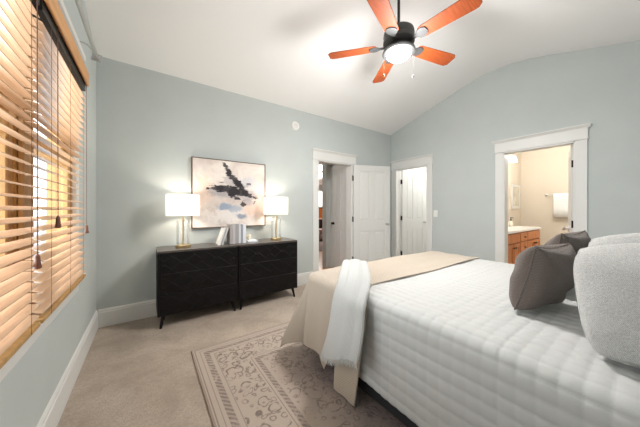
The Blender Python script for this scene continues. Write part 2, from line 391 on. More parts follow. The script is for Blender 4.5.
# door casings: local x along the wall, local y out of the wall, origin at opening's left foot
def casing(name, width, M, zt=ZD, cw=0.098, thick=0.12):
    bm = bmesh.new()
    box(bm, -cw, 0, 0, 0.018, 0, zt + 0.005, M); box(bm, width, width + cw, 0, 0.018, 0, zt + 0.005, M)
    box(bm, -cw - 0.006, width + cw + 0.006, 0, 0.022, zt + 0.005, zt + 0.135, M)       # frieze
    box(bm, -cw - 0.012, width + cw + 0.012, 0, 0.030, zt + 0.001, zt + 0.016, M)       # lower fillet
    prof = [(0, 0), (0.024, 0), (0.028, 0.010), (0.044, 0.026), (0.048, 0.034), (0.048, 0.042), (0, 0.042)]
    e = cw + 0.03; vsA = [bm.verts.new(M @ Vector((-e + (0.03 - min(y_, 0.03)) * 1.0, y_, zt + 0.135 + z_))) for y_, z_ in prof]
    vsB = [bm.verts.new(M @ Vector((width + e - (0.03 - min(y_, 0.03)), y_, zt + 0.135 + z_))) for y_, z_ in prof]
    for k in range(len(prof)): bm.faces.new([vsA[k], vsA[(k + 1) % 7], vsB[(k + 1) % 7], vsB[k]])
    bm.faces.new(vsA); bm.faces.new(vsB)
    # jamb lining
    box(bm, -0.001, 0.018, -thick - 0.002, 0.016, 0, zt, M); box(bm, width - 0.018, width + 0.001, -thick - 0.002, 0.016, 0, zt, M)
    box(bm, 0, width, -thick - 0.002, 0.016, zt - 0.018, zt + 0.001, M)
    return struct(obj(name, bm, M_TRIM, bevel=0.002, seg=1))
M_back = Matrix.Translation((DX[0], 0, 0)) @ Matrix.Diagonal((1, -1, 1, 1))
casing('trim_1', DX[1] - DX[0], M_back)
def M_right(y1):     # local x -> -Y, local y -> -X
    return Matrix(((0, -1, 0, W), (-1, 0, 0, y1), (0, 0, 1, 0), (0, 0, 0, 1)))
casing('trim_2', CL[1] - CL[0], M_right(CL[1]))
casing('trim_3', BA[1] - BA[0], M_right(BA[1]))

# four-panel door leaves; local x from the hinge, y thickness
def leaf_mesh(w=0.68, hgt=2.025, t=0.036):
    bm = bmesh.new(); z0 = 0.01; st = 0.105; core = t / 2 - 0.009
    box(bm, 0, w, -core, core, z0, hgt)
    xm = w / 2; mz0, mz1 = 0.80, 0.99; rails = [(z0, 0.23), (mz0, mz1), (hgt - 0.11, hgt)]
    for sgn in (-1, 1):
        y0, y1 = (core, t / 2) if sgn > 0 else (-t / 2, -core)
        for a, b_ in ((0, st), (w - st, w)): box(bm, a, b_, y0, y1, z0, hgt)
        for a, b_ in rails: box(bm, st, w - st, y0, y1, a, b_)
        for a, b_ in ((0.23, mz0), (mz1, hgt - 0.11)):
            box(bm, xm - 0.045, xm + 0.045, y0, y1, a, b_)
            for xa, xb in ((st, xm - 0.045), (xm + 0.045, w - st)):     # raised fielded panel
                i0, i1 = 0.022, 0.045; yb = sgn * core; yt = sgn * (t / 2 - 0.003)
                A = [bm.verts.new(p) for p in ((xa + i0, yb, a + i0), (xb - i0, yb, a + i0), (xb - i0, yb, b_ - i0), (xa + i0, yb, b_ - i0))]
                D = [bm.verts.new(p) for p in ((xa + i1, yt, a + i1), (xb - i1, yt, a + i1), (xb - i1, yt, b_ - i1), (xa + i1, yt, b_ - i1))]
                bm.faces.new(D)
                for k in range(4): bm.faces.new([A[k], A[(k + 1) % 4], D[(k + 1) % 4], D[k]])
    return bm
def knob_bm(w, z=0.93, inset=0.065, t=0.036):
    bm = bmesh.new()
    for s in (-1, 1):
        M = Matrix.Rotation(R(-90 * s), 4, 'X')
        lathe([(0.030, 0), (0.030, 0.006), (0.012, 0.010), (0.010, 0.032), (0.024, 0.038), (0.028, 0.050), (0.022, 0.062), (0, 0.066)], 20, bm, (w - inset, s * t / 2, z), M)
    return bm
def door(name, loc, rz, w=0.68, hinge_side=-1, latch_mat=M_NICKEL):
    o = bpy.data.objects.new(name, None); C.objects.link(o); o.location = loc; o.rotation_euler = (0, 0, rz); struct(o)
    obj('door_leaf', leaf_mesh(w), M_DOOR, o, bevel=0.002, seg=1)
    obj('door_knob', knob_bm(w), latch_mat, o, smooth=True)
    for z in (0.28, 1.02, 1.78):
        bm = tube([(-0.006, hinge_side * 0.022, z - 0.045), (-0.006, hinge_side * 0.022, z + 0.045)], 0.008)
        box(bm, -0.004, 0.0, -0.017, 0.017, z - 0.045, z + 0.045)
        lathe([(0.005, 0), (0.009, 0.004), (0.005, 0.010)], 10, bm, (-0.006, hinge_side * 0.022, z + 0.045))
        obj('hinge', bm, M_DARK, o)
    return o
door('door_1', (3.520, -0.045, 0), R(-22), 0.74, 1)
door('door_2', (W + T + 0.01, CL[1] - 0.045, 0), R(-12), 0.66, 1)
door('door_3', (W + T + 0.012, BA[0] + 0.04, 0), R(11), 0.68, -1)

# ------------------------------------------------------------------ windows and their trim
def make_window(n, y0, y1):
    o = bpy.data.objects.new('window_%d' % n, None); C.objects.link(o); o.location = (0, y0, WZ0); struct(o)
    w = y1 - y0; hgt = WZ1 - WZ0; x0, x1 = -0.115, -0.075
    # timber jamb lining
    obj('window_frame', B((-0.12, -0.002, 0, 0.022, 0, hgt), (-0.12, -0.002, w - 0.022, w, 0, hgt), (-0.12, -0.002, 0.022, w - 0.022, hgt - 0.022, hgt), (-0.12, -0.002, 0.022, w - 0.022, 0, 0.03)), M_OAK, o)
    s = 0.055; mid = 0.79
    for nm, a, b_, xa, xb in (('lower_sash', 0.03, mid + 0.03, -0.038, -0.008), ('upper_sash', mid - 0.02, hgt - 0.022, -0.070, -0.040)):
        f = obj(nm, B((xa, xb, 0.022, 0.022 + s, a, b_), (xa, xb, w - 0.022 - s, w - 0.022, a, b_), (xa, xb, 0.022 + s, w - 0.022 - s, a, a + s), (xa, xb, 0.022 + s, w - 0.022 - s, b_ - s, b_)), M_OAK, o, bevel=0.003, seg=1)
        obj('glass', B(((xa + xb) / 2 - 0.002, (xa + xb) / 2 + 0.002, 0.022 + s, w - 0.022 - s, a + s, b_ - s)), M_PANE, f)
for i, (a, b_) in enumerate(WIN): make_window(i + 1, a, b_)
bm = B((0, 0.019, -0.95, -0.86, 0.735, 2.2), (0, 0.019, -2.70, -2.61, 0.735, 2.2),
       (0, 0.022, -2.70, -0.86, 2.2, 2.33), (0, 0.045, -2.76, -0.80, 2.33, 2.37), (0, 0.030, -2.72, -0.84, 2.195, 2.212))
struct(obj('trim_4', bm, M_TRIM, bevel=0.002, seg=1))
struct(obj('trim_5', B((0, 0.016, -1.825, -1.715, 0.735, 2.195)), M_OAK, bevel=0.003))
bm = B((-0.004, 0.055, -2.74, -0.845, 0.705, 0.735), (0, 0.018, -2.71, -0.87, 0.615, 0.705))
struct(obj('window_sill', bm, M_TRIM, bevel=0.004))

# ------------------------------------------------------------------ wooden venetian blinds
def blind(y0, y1, label, cords):
    t = thing('wooden_blind', label, 'blind', (0.0, y0, 0), 0, 'wooden blinds over the side windows'); w = y1 - y0
    # local: x out of wall, y 0..w
    obj('valance', B((0.090, 0.102, -0.006, w + 0.006, 2.045, 2.135), (0.024, 0.090, -0.006, 0.004, 2.045, 2.135), (0.024, 0.090, w - 0.004, w + 0.006, 2.045, 2.135)), M_VAL, t, bevel=0.004)
    obj('headrail', B((0.035, 0.086, 0.006, w - 0.006, 2.005, 2.095)), M_DARK, t)
    bm = bmesh.new(); pitch = 0.0415; n = int((1.985 - 0.79) / pitch) + 1
    prof = [(-0.024, -0.001), (-0.012, 0.0015), (0, 0.0025), (0.012, 0.0015), (0.024, -0.001)]
    for k in range(n):
        z = 0.800 + k * pitch; M = Matrix.Translation((0.063, 0, z)) @ Matrix.Rotation(R(15), 4, 'Y')
        A = [bm.verts.new(M @ Vector((x, 0.004, zz + th))) for th in (0.0, 0.0028) for x, zz in (prof if th else prof[::-1])]
        Bv = [bm.verts.new(M @ Vector((x, w - 0.004, zz + th))) for th in (0.0, 0.0028) for x, zz in (prof if th else prof[::-1])]
        for q in range(10): bm.faces.new([A[q], A[(q + 1) % 10], Bv[(q + 1) % 10], Bv[q]])
        bm.faces.new(A); bm.faces.new(Bv)
    obj('slats', bm, M_SLAT, t)
    obj('bottom_rail', B((0.037, 0.089, 0.003, w - 0.003, 0.755, 0.774)), M_OAK, t, bevel=0.004)  # darker wood than the slats paints in the shade under them
    bm = bmesh.new()
    for yy in (0.10, w / 2, w - 0.10):
        for xx in (0.036, 0.090): tube([(xx, yy, 0.76), (xx, yy, 2.01)], 0.0007, 5, bm)
    obj('ladder_cord', bm, M_CORD, t)
    for (yy, zz, dx) in cords:
        pc = obj('pull_cord', tube([(0.096 + dx, yy, 2.04), (0.097 + dx, yy, zz + 0.05)], 0.0016, 6), M_CORD, t)
        obj('tassel', lathe([(0.003, 0.055), (0.007, 0.048), (0.009, 0.02), (0.012, 0.004), (0.006, 0)], 12, None, (0.097 + dx, yy, zz)), M_TASSEL, pc, smooth=True)
blind(-1.905, -1.075, 'honey wood venetian blind over the window nearer the far corner', [(0.16, 1.125, 0.0), (0.79, 1.05, 0.0)])
blind(-2.765, -1.925, 'honey wood venetian blind nearest the viewer, cut off by left edge', [(0.77, 0.99, 0.0)])

# curtain rod above the windows
t = thing('curtain_rod', 'slim brushed metal curtain rod with square end cap above the window', 'curtain rod', (0, -2.95, 2.448))
L = 2.29
obj('rod', tube([(0.09, 0, 0), (0.09, L - 0.02, 0)], 0.0135, 16), M_NICKEL, t, smooth=True)
bm = bmesh.new(); Mq = Matrix.Translation((0.09, L, 0)) @ Matrix.Rotation(R(8), 4, 'Y')
box(bm, -0.032, 0.032, -0.010, 0.010, -0.030, 0.030, Mq); box(bm, -0.018, 0.018, -0.026, -0.010, -0.018, 0.018, Mq)
obj('finial', bm, M_NICKEL, t, bevel=0.003)
for yy in (L - 0.13, 0.10):
    bm = tube([(0.006, yy, 0.028), (0.03, yy, 0.030), (0.055, yy, 0.018), (0.075, yy, -0.006), (0.09, yy, -0.014), (0.104, yy, -0.004)], 0.0045, 8)
    lathe([(0.020, 0), (0.020, 0.006), (0.008, 0.008)], 16, bm, (0.0, yy, 0.028), Matrix.Rotation(R(90), 4, 'Y'))
    obj('bracket', bm, M_NICKEL, t, smooth=True)

# ------------------------------------------------------------------ rug
rug = obj('area_rug', B((0, RUG_W, -RUG_L, 0, 0.001, 0.011)), M_RUG, None, (0.725, -1.03, 0), bevel=0.003)
tag(rug, 'faded taupe and mauve oriental patterned rug under the bed', 'rug')

# ------------------------------------------------------------------ dressers
def dresser(x0, x1, label):
    t = thing('dresser', label, 'dresser', ((x0 + x1) / 2, -0.225, 0), 0, 'black dressers along the long wall'); w = x1 - x0; hw = w / 2; dp = 0.40 / 2
    z0, z1 = 0.125, 0.785; fr = 0.018
    obj('carcass', B((-hw, -hw + fr, -dp, dp, z0, z1 - 0.02), (hw - fr, hw, -dp, dp, z0, z1 - 0.02), (-hw + fr, hw - fr, -dp + 0.012, dp, z0, z0 + fr), (-hw + fr, hw - fr, dp - 0.01, dp, z0 + fr, z1 - 0.02)), M_BLACK, t)
    obj('top_panel', B((-hw, hw, -dp - 0.002, dp, z1 - 0.02, z1)), M_TOPSHEEN, t, bevel=0.002, seg=1)
    # three drawers whose fronts carry one raised lattice pattern
    zi = z0 + 0.006; zh = (z1 - 0.024 - zi) / 3
    for k in range(3):
        za, zb = zi + k * zh + 0.002, zi + (k + 1) * zh - 0.002; xa, xb = -hw + fr + 0.002, hw - fr - 0.002
        nu, nv = 150, 44; U, Vv = np.meshgrid(np.linspace(xa, xb, nu), np.linspace(za, zb, nv), indexing='ij')
        def ridge(q, wd): 
            f = np.abs((q % 1.0) - 0.5) * 2; return np.clip((f - (1 - wd)) / wd, 0, 1)
        p = U / 0.34; q = Vv / 0.135
        tri = np.abs(((p) % 1.0) - 0.5) * 2
        hgt = np.maximum(ridge(q + tri * 1.0, 0.16), ridge(q - tri * 1.0 + 0.25, 0.16))
        tri2 = np.abs(((p + 0.5) % 1.0) - 0.5) * 2
        facet = ((q + tri * 1.0) % 1.0) * 0.5 + ((q - tri * 1.0 + 0.25) % 1.0) * 0.5
        hgt = 0.0022 * hgt + 0.004 * facet
        hgt[[0, -1], :] = 0; hgt[:, [0, -1]] = 0
        V = np.stack([U, -dp - 0.001 - hgt, Vv], -1).reshape(-1, 3)
        d_ = grid_mesh('drawer', V, nu, nv, M_BLACK, t)
        bm = bmesh.new(); bm.from_mesh(d_.data); box(bm, xa, xb, -dp - 0.001, dp - 0.03, za, zb); bmesh.ops.recalc_face_normals(bm, faces=bm.faces[:]); bm.to_mesh(d_.data); bm.free()
        for pl in d_.data.polygons: pl.use_smooth = False
    for sx_ in (-1, 1):
        for sy_ in (-1, 1):
            px, py = sx_ * (hw - 0.055), sy_ * (dp - 0.045); ox, oy = sx_ * 0.026, sy_ * 0.018
            obj('leg', tube([(px, py, 0.13), (px + ox, py + oy, 0.0)], 0.02, 14, None, [0.020, 0.012]), M_BLACK, t, smooth=True)
    return t
dresser(0.505, 1.302, 'black low dresser with carved lattice drawers, nearer the corner window')
dresser(1.310, 2.110, 'black low dresser with carved lattice drawers, nearer the doorway')
ZT = 0.785

# ------------------------------------------------------------------ table lamps
def table_lamp(x, y, label):
    t = thing('table_lamp', label, 'lamp', (x, y, ZT + 0.0005), 0, 'glass table lamps on the dressers')
    obj('base', lathe([(0.0, 0), (0.075, 0), (0.077, 0.004), (0.077, 0.024), (0.073, 0.028), (0, 0.028)], 40), M_BRASS, t, smooth=True)
    obj('glass_cylinder', lathe([(0.068, 0.028), (0.068, 0.292), (0.064, 0.295), (0.064, 0.028)], 40, cap=False), M_GLASS, t, smooth=True)
    obj('stem', lathe([(0.009, 0.028), (0.009, 0.30), (0.014, 0.302), (0.014, 0.315), (0.007, 0.318), (0.007, 0.40), (0.016, 0.402), (0.016, 0.43), (0, 0.43)], 20), M_BRASS, t, smooth=True)
    obj('collar', lathe([(0.0, 0.295), (0.069, 0.295), (0.069, 0.301), (0.0, 0.301)], 40), M_GLASS, t)
    obj('bulb', lathe([(0.012, 0.43), (0.024, 0.45), (0.026, 0.465), (0.018, 0.485), (0, 0.49)], 20), M_BULB, t, smooth=True)
    sh = obj('lamp_shade', lathe([(0.165, 0.352), (0.165, 0.588)], 56, cap=False), M_SHADE, t, smooth=True)
    md = sh.modifiers.new('t', 'SOLIDIFY'); md.thickness = 0.002
    bm = bmesh.new()
    for z in (0.584,):
        for k in range(3): tube([(0.0, 0, z - 0.05), (0.163 * cos(2 * PI * k / 3), 0.163 * sin(2 * PI * k / 3), z)], 0.0015, 5, bm)
    tube([(0, 0, 0.43), (0.035, 0, 0.47), (0, 0, 0.535)], 0.0012, 5, bm)
    obj('shade_frame', bm, M_BRASS, t)
    light('lamp_light', 'POINT', (x, y, ZT + 0.47), 10, (1.0, 0.88, 0.74), radius=0.045)
table_lamp(0.752, -0.225, 'white drum shade glass lamp left of the painting')
table_lamp(1.885, -0.225, 'white drum shade glass lamp right of the painting')

# ------------------------------------------------------------------ painting
m, nt, b = new_mat('abstract_canvas'); M_ART = m; h = N(nt)
tc = nt.nodes.new('ShaderNodeTexCoord'); P = tc.outputs['Object']
sx = nt.nodes.new('ShaderNodeSeparateXYZ'); nt.links.new(P, sx.inputs[0]); X, Z = sx.outputs[0], sx.outputs[2]
n1 = h.noise(P, 3.0, 5, 0.6, 0.8); n2 = h.noise(P, 13, 6, 0.75, 0.8); n3 = h.noise(P, 2.0, 3, 0.5, 0.3)
nt.nodes[-1].location = (0, 0)
c = h.mix(h.step(n1.outputs[0], 0.35, 0.65), (0.80, 0.75, 0.70, 1), (0.58, 0.49, 0.45, 1))
def blob(cx, cz, rx, rz, ang=0.0, rag=0.5, soft=0.35):
    dx = h.m('SUBTRACT', X, cx); dz = h.m('SUBTRACT', Z, cz); ca, sa = cos(ang), sin(ang)
    u = h.m('DIVIDE', h.m('ADD', h.m('MULTIPLY', dx, ca), h.m('MULTIPLY', dz, sa)), rx)
    v = h.m('DIVIDE', h.m('SUBTRACT', h.m('MULTIPLY', dz, ca), h.m('MULTIPLY', dx, sa)), rz)
    r2 = h.m('SQRT', h.m('ADD', h.m('MULTIPLY', u, u), h.m('MULTIPLY', v, v)))
    r2 = h.m('ADD', r2, h.m('MULTIPLY', h.m('SUBTRACT', n2.outputs[0], 0.5), rag * 2))
    return h.m('SUBTRACT', 1.0, h.step(r2, 1.0 - soft, 1.0))
for (cx, cz, rx, rz, ang, col, k) in ((-0.33, 0.05, 0.13, 0.18, 0, (0.78, 0.58, 0.47, 1), 0.7), (0.28, -0.22, 0.16, 0.12, 0, (0.76, 0.55, 0.44, 1), 0.7), (0.36, 0.05, 0.10, 0.20, 0, (0.80, 0.62, 0.55, 1), 0.7), (-0.05, -0.28, 0.3, 0.1, 0, (0.84, 0.80, 0.77, 1), 0.8), (0.22, 0.17, 0.13, 0.07, 0.2, (0.47, 0.50, 0.58, 1), 0.6),
        (-0.08, -0.17, 0.10, 0.045, 0, (0.28, 0.34, 0.44, 1), 0.95), (0.05, -0.20, 0.10, 0.05, 0.1, (0.38, 0.42, 0.50, 1), 0.8), (0.13, -0.30, 0.08, 0.035, 0, (0.25, 0.29, 0.37, 1), 0.9), (-0.12, 0.02, 0.20, 0.06, 0.1, (0.28, 0.28, 0.30, 1), 0.5)):
    c = h.mix(h.m('MULTIPLY', blob(cx, cz, rx * 1.15, rz * 1.2, ang, 1.3, 0.5), k), c, col)
mpn = nt.nodes.new('ShaderNodeMapping'); mpn.inputs['Rotation'].default_value = (0, R(8), 0); mpn.inputs['Scale'].default_value = (6, 6, 60); nt.links.new(P, mpn.inputs[0])
brush = h.m('SUBTRACT', h.noise(mpn.outputs[0], 1.0, 5, 0.7).outputs[0], 0.5)
fine = h.m('SUBTRACT', h.noise(P, 16, 3, 0.55, 0.6).outputs[0], 0.5)
def seg(a, ra, b_, rb, amp=0.06):
    ax, az = (a[0] - 196) / 293 * 0.936, (203 - a[1]) / 262 * 0.868
    bx2, bz2 = (b_[0] - 196) / 293 * 0.936, (203 - b_[1]) / 262 * 0.868; vx, vz = bx2 - ax, bz2 - az; l2 = vx * vx + vz * vz; k = 0.0052
    dx = h.m('SUBTRACT', X, ax); dz = h.m('SUBTRACT', Z, az)
    tt_ = h.m('DIVIDE', h.m('ADD', h.m('MULTIPLY', dx, vx), h.m('MULTIPLY', dz, vz)), l2, clamp=True)
    ex = h.m('SUBTRACT', dx, h.m('MULTIPLY', tt_, vx)); ez = h.m('SUBTRACT', dz, h.m('MULTIPLY', tt_, vz))
    dd = h.m('SQRT', h.m('ADD', h.m('MULTIPLY', ex, ex), h.m('MULTIPLY', ez, ez)))
    rr = h.m('ADD', ra * k / 2, h.m('MULTIPLY', tt_, (rb - ra) * k / 2))
    q = h.m('ADD', h.m('SUBTRACT', rr, dd), h.m('ADD', h.m('MULTIPLY', brush, amp * 1.7), h.m('MULTIPLY', fine, 0.10)))
    return h.step(q, -0.004, 0.006)
INK = [((105, 184), 4, (150, 180), 17), ((150, 180), 17, (205, 192), 26), ((205, 192), 26, (252, 200), 18), ((252, 200), 14, (300, 218), 3),
       ((166, 84), 3, (186, 122), 10), ((186, 122), 10, (222, 160), 20), ((222, 160), 20, (244, 180), 10), ((222, 168), 6, (272, 160), 2),
       ((196, 208), 12, (232, 224), 7), ((236, 226), 5, (246, 244), 9), ((298, 214), 3, (292, 246), 2)]
wash = None
for a_, ra, b_, rb in (((130, 190), 26, (270, 206), 34), ((180, 150), 16, (235, 175), 30), ((262, 232), 22, (288, 240), 14)):
    q_ = seg(a_, ra, b_, rb, 0.10); c = h.mix(h.m('MULTIPLY', q_, 0.45), c, (0.36, 0.33, 0.36, 1))
for a_, ra, b_, rb in INK: c = h.mix(h.m('MULTIPLY', seg(a_, ra, b_, rb), 0.93), c, (0.020, 0.016, 0.020, 1))
nt.links.new(c, b.inputs['Base Color']); b.inputs['Roughness'].default_value = 0.8
t = thing('painting', 'abstract painting with sweeping black strokes hanging over the dressers', 'painting', (1.332, -0.002, 1.412))
hw, hh_ = 0.468, 0.434
obj('canvas', B((-hw + 0.006, hw - 0.006, -0.036, -0.006, -hh_ + 0.006, hh_ - 0.006)), M_ART, t)
bm = B((-hw - 0.004, -hw + 0.006, -0.042, 0, -hh_ - 0.004, hh_ + 0.004), (hw - 0.006, hw + 0.004, -0.042, 0, -hh_ - 0.004, hh_ + 0.004), (-hw + 0.006, hw - 0.006, -0.042, 0, -hh_ - 0.004, -hh_ + 0.006), (-hw + 0.006, hw - 0.006, -0.042, 0, hh_ - 0.006, hh_ + 0.004))
obj('frame', bm, simple('dark_walnut_frame', (0.10, 0.065, 0.045, 1), 0.5), t)

# ------------------------------------------------------------------ books
BC = {}
def book(x, th, hgt, dep, col, label, lean=0.0, y=-0.235, flat=False, z=ZT + 0.001, rz=0.0):
    t = thing('book', label, 'book', (x, y, z), rz, 'pale books on the dressers')
    key = 'book_cloth_%d_%d_%d' % tuple(int(c_ * 100) for c_ in col[:3])
    mt = BC.get(key) or simple(key, col, 0.7); BC[key] = mt
    c_ = 0.0025
    if flat: t.rotation_euler = (0, R(-90), rz)
    else: t.rotation_euler = (0, lean, rz)
    # local: x thickness (0..th), y depth, spine toward -y, z height
    cv = obj('cover', B((0, c_, -dep / 2, dep / 2, 0, hgt), (th - c_, th, -dep / 2, dep / 2, 0, hgt), (c_, th - c_, -dep / 2, -dep / 2 + c_, 0, hgt)), mt, t, bevel=0.001, seg=1)
    obj('pages', B((c_, th - c_, -dep / 2 + c_, dep / 2 - 0.004, 0.003, hgt - 0.003)), M_PAPER, t)
    return t
xs = 1.240
book(1.108, 0.022, 0.212, 0.15, (0.74, 0.74, 0.72, 1), 'white book leaning at the left end of the row', R(18), -0.24, z=ZT + 0.0012)
book(1.140, 0.020, 0.214, 0.15, (0.60, 0.60, 0.60, 1), 'pale grey book leaning against the upright row', R(18), -0.24, z=ZT + 0.0012)
for th, hgt, col, lb in ((0.030, 0.236, (0.42, 0.38, 0.37, 1), 'taupe grey book, first upright from the left'), (0.034, 0.238, (0.52, 0.50, 0.50, 1), 'light grey thick upright book, second in the row'), (0.036, 0.240, (0.36, 0.34, 0.35, 1), 'mid grey thick upright book in the middle of the row'),
        (0.026, 0.236, (0.66, 0.66, 0.67, 1), 'off white upright book right of the middle grey one'), (0.022, 0.234, (0.30, 0.33, 0.40, 1), 'slim blue grey upright book'), (0.040, 0.236, (0.74, 0.75, 0.77, 1), 'broad white upright book at the right end of the row')):
    book(xs, th, hgt, 0.16, col, lb); xs += th + 0.0012
book(1.585, 0.024, 0.125, 0.17, (0.70, 0.74, 0.79, 1), 'pale blue book lying flat beside the upright row', 0, -0.235, True)
bm = bmesh.new(); bmesh.ops.create_icosphere(bm, subdivisions=3, radius=0.03)
for v in bm.verts:
    v.co = Vector((v.co.x * 1.0 * (1 + 0.25 * sin(v.co.z * 60)), v.co.y * 0.9, v.co.z * 1.15 + 0.25 * v.co.x))
mn = min(v.co.z for v in bm.verts)
for v in bm.verts: v.co.z -= mn
tag(obj('decorative_stone', bm, simple('cream_stone', (0.70, 0.64, 0.50, 1), 0.6, var=0.15, nscale=30), None, (1.495, -0.235, ZT + 0.0258), smooth=True), 'small cream stone ornament on the flat pale blue book', 'ornament')

# ------------------------------------------------------------------ smoke detector, switch
t = thing('smoke_detector', 'round white smoke detector high on the long wall', 'smoke detector', (2.314, 0, 2.515))
Mr = Matrix.Rotation(R(90), 4, 'X')
obj('housing', lathe([(0.0, 0), (0.068, 0), (0.068, 0.012), (0.060, 0.030), (0.035, 0.036), (0, 0.036)], 36, None, (0, 0, 0), Mr), M_PLASTIC, t, smooth=True)
obj('vent_ring', lathe([(0.042, 0.0345), (0.040, 0.038), (0.034, 0.0385), (0.0, 0.0385)], 30, None, (0, 0, 0), Mr), simple('detector_grey', (0.65, 0.65, 0.64, 1)), t)
t = thing('light_switch', 'white light switch plate beside the closet doorway', 'light switch', (W, -0.985, 1.13))
obj('plate', B((-0.006, 0, -0.038, 0.038, -0.06, 0.06)), M_PLASTIC, t, bevel=0.002)
obj('rocker', B((-0.010, -0.006, -0.016, 0.016, -0.032, 0.032)), M_WHITE, t, bevel=0.001, seg=1)

# ------------------------------------------------------------------ ceiling fan
FX, FY = 2.33, -1.92
t = thing('ceiling_fan', 'five blade ceiling fan with orange wood blades and lit globe', 'ceiling fan', (FX, FY, 2.68))
zc = topz(FY) - 2.68
obj('canopy', lathe([(0.0, zc), (0.075, zc), (0.075, zc - 0.02), (0.045, zc - 0.075), (0.018, zc - 0.085), (0, zc - 0.085)], 32), M_FANMETAL, t, smooth=True)
obj('downrod', lathe([(0.0125, 0.24), (0.0125, zc - 0.08)], 16), M_DARK, t, smooth=True)
obj('motor_housing', lathe([(0, 0.235), (0.03, 0.23), (0.035, 0.205), (0.10, 0.195), (0.134, 0.172), (0.140, 0.14), (0.132, 0.120), (0.132, 0.105), (0.140, 0.098), (0.140, 0.072), (0.115, 0.045), (0.07, 0.03), (0, 0.03)], 48), M_FANMETAL, t, smooth=True)
obj('light_fitter', lathe([(0, 0.03), (0.06, 0.03), (0.11, 0.014), (0.142, 0.0), (0.148, -0.018), (0.138, -0.028), (0.112, -0.026), (0.105, -0.010), (0, -0.008)], 48), M_FANMETAL, t, smooth=True)
obj('lamp_globe', lathe([(0.111, -0.020), (0.107, -0.040), (0.085, -0.062), (0.05, -0.074), (0, -0.078)], 40), M_FANLAMP, t, smooth=True)
for k in range(5):
    a = R(58 + 72 * k); Mz = Matrix.Rotation(a, 4, 'Z'); Mb = Mz @ Matrix.Translation((0, 0, 0.055)) @ Matrix.Rotation(R(-11), 4, 'X')
    poly = [(0.205, -0.050), (0.23, -0.062), (0.60, -0.075), (0.635, -0.072), (0.662, -0.048), (0.662, 0.048), (0.635, 0.072), (0.60, 0.075), (0.23, 0.062), (0.205, 0.050)]
    obj('blade', prism(poly, -0.004, 0.004, None, Mb), M_ORANGE, t, bevel=0.0015, seg=1)
    bm = prism([(0.11, -0.022), (0.17, -0.018), (0.20, -0.045), (0.235, -0.052), (0.265, -0.035), (0.275, 0), (0.265, 0.035), (0.235, 0.052), (0.20, 0.045), (0.17, 0.018), (0.11, 0.022)], -0.011, -0.004, None, Mb)
    obj('blade_iron', bm, M_FANMETAL, t, bevel=0.002)
for (ang, ln) in ((R(-84), 0.26), (R(150), 0.20)):
    px, py = 0.143 * cos(ang), 0.143 * sin(ang)
    ch = obj('pull_chain', tube([(px, py, -0.02), (px, py, -0.02 - ln)], 0.0009, 6), M_FANMETAL, t)
    obj('chain_fob', lathe([(0.002, 0.0), (0.006, -0.006), (0.0075, -0.018), (0.004, -0.026), (0, -0.027)], 12, None, (px, py, -0.02 - ln)), M_TASSEL, ch, smooth=True)
fl = light('fan_light', 'AREA', (FX, FY, 2.598), 22, (1.0, 0.975, 0.95), 0.19); fl.data.shape = 'DISK'
light('fan_fill', 'POINT', (FX, FY, 2.38), 48, (1.0, 0.985, 0.965), radius=0.21)  # added unseen point light below the globe, fills the room

# ------------------------------------------------------------------ bed
BX0, BX1, BY1, BY0, BZ = 1.52, 3.40, -1.60, -3.78, 0.665
t = thing('bed', 'large low bed with charcoal fabric frame under the white quilt', 'bed', ((BX0 + BX1) / 2, (BY0 + BY1) / 2, 0.011))
cx, cy = t.location.x, t.location.y; hx = (BX1 - BX0) / 2; hy = (BY1 - BY0) / 2
obj('bed_rails', B((-hx + 0.035, hx - 0.035, -hy, hy - 0.04, 0.03, 0.30)), M_BEDFRAME, t, bevel=0.015)
obj('mattress', B((-hx + 0.04, hx - 0.04, -hy, hy - 0.05, 0.302, BZ - 0.035)), M_MATTRESS, t, bevel=0.05, seg=4)
obj('headboard', B((-hx, hx, -hy - 0.085, -hy - 0.005, 0.05, 1.15)), M_BEDFRAME, t, bevel=0.02)
for sx_ in (-1, 1):
    for sy_ in (-1, 1):
        obj('leg', tube([(sx_ * (hx - 0.12), sy_ * (hy - 0.16), 0.11), (sx_ * (hx - 0.12), sy_ * (hy - 0.16), 0)], 0.03, 12, None, [0.035, 0.025]), M_BEDFRAME, t)

def drape(S, Tt, x0, x1, y1, zt, rad=0.055, flare=0.05, corner=0.33, folds=0.012, seed=0, foldfreq=9.0):
    """S: x coordinate on the flat cloth, Tt: y coordinate. Cloth hangs past x0 (left), x1 (right) and y1 (foot)."""
    xi0, xi1, yi1 = x0 + rad, x1 - rad, y1 - rad
    a = np.where(S < xi0, S - xi0, np.where(S > xi1, S - xi1, 0.0)); b_ = np.where(Tt > yi1, Tt - yi1, 0.0)
    bx = np.clip(S, xi0, xi1); by = np.minimum(Tt, yi1)
    Lr = np.hypot(a, b_); Ls = np.maximum(Lr, 1e-9); nx, ny = a / Ls, b_ / Ls
    cn = 2 * np.abs(nx * ny)
    th = np.minimum(Lr / rad, PI / 2); m_ = np.maximum(Lr - rad * PI / 2, 0)
    arc = np.where(np.abs(nx) > np.abs(ny), by + ny * 0.2, bx + nx * 0.2)
    wob = folds * np.minimum(m_ / 0.2, 1.0) * (np.sin(arc * foldfreq + seed) + 0.6 * np.sin(arc * foldfreq * 2.3 + 1.7 + seed)) * (1 + 1.6 * cn)
    fl = flare + corner * cn
    out = rad * np.sin(th) + m_ * np.sin(fl) + wob
    z = zt - rad + rad * np.cos(th) - m_ * np.cos(fl)
    return bx + nx * out, by + ny * out, z, nx, ny, th, m_

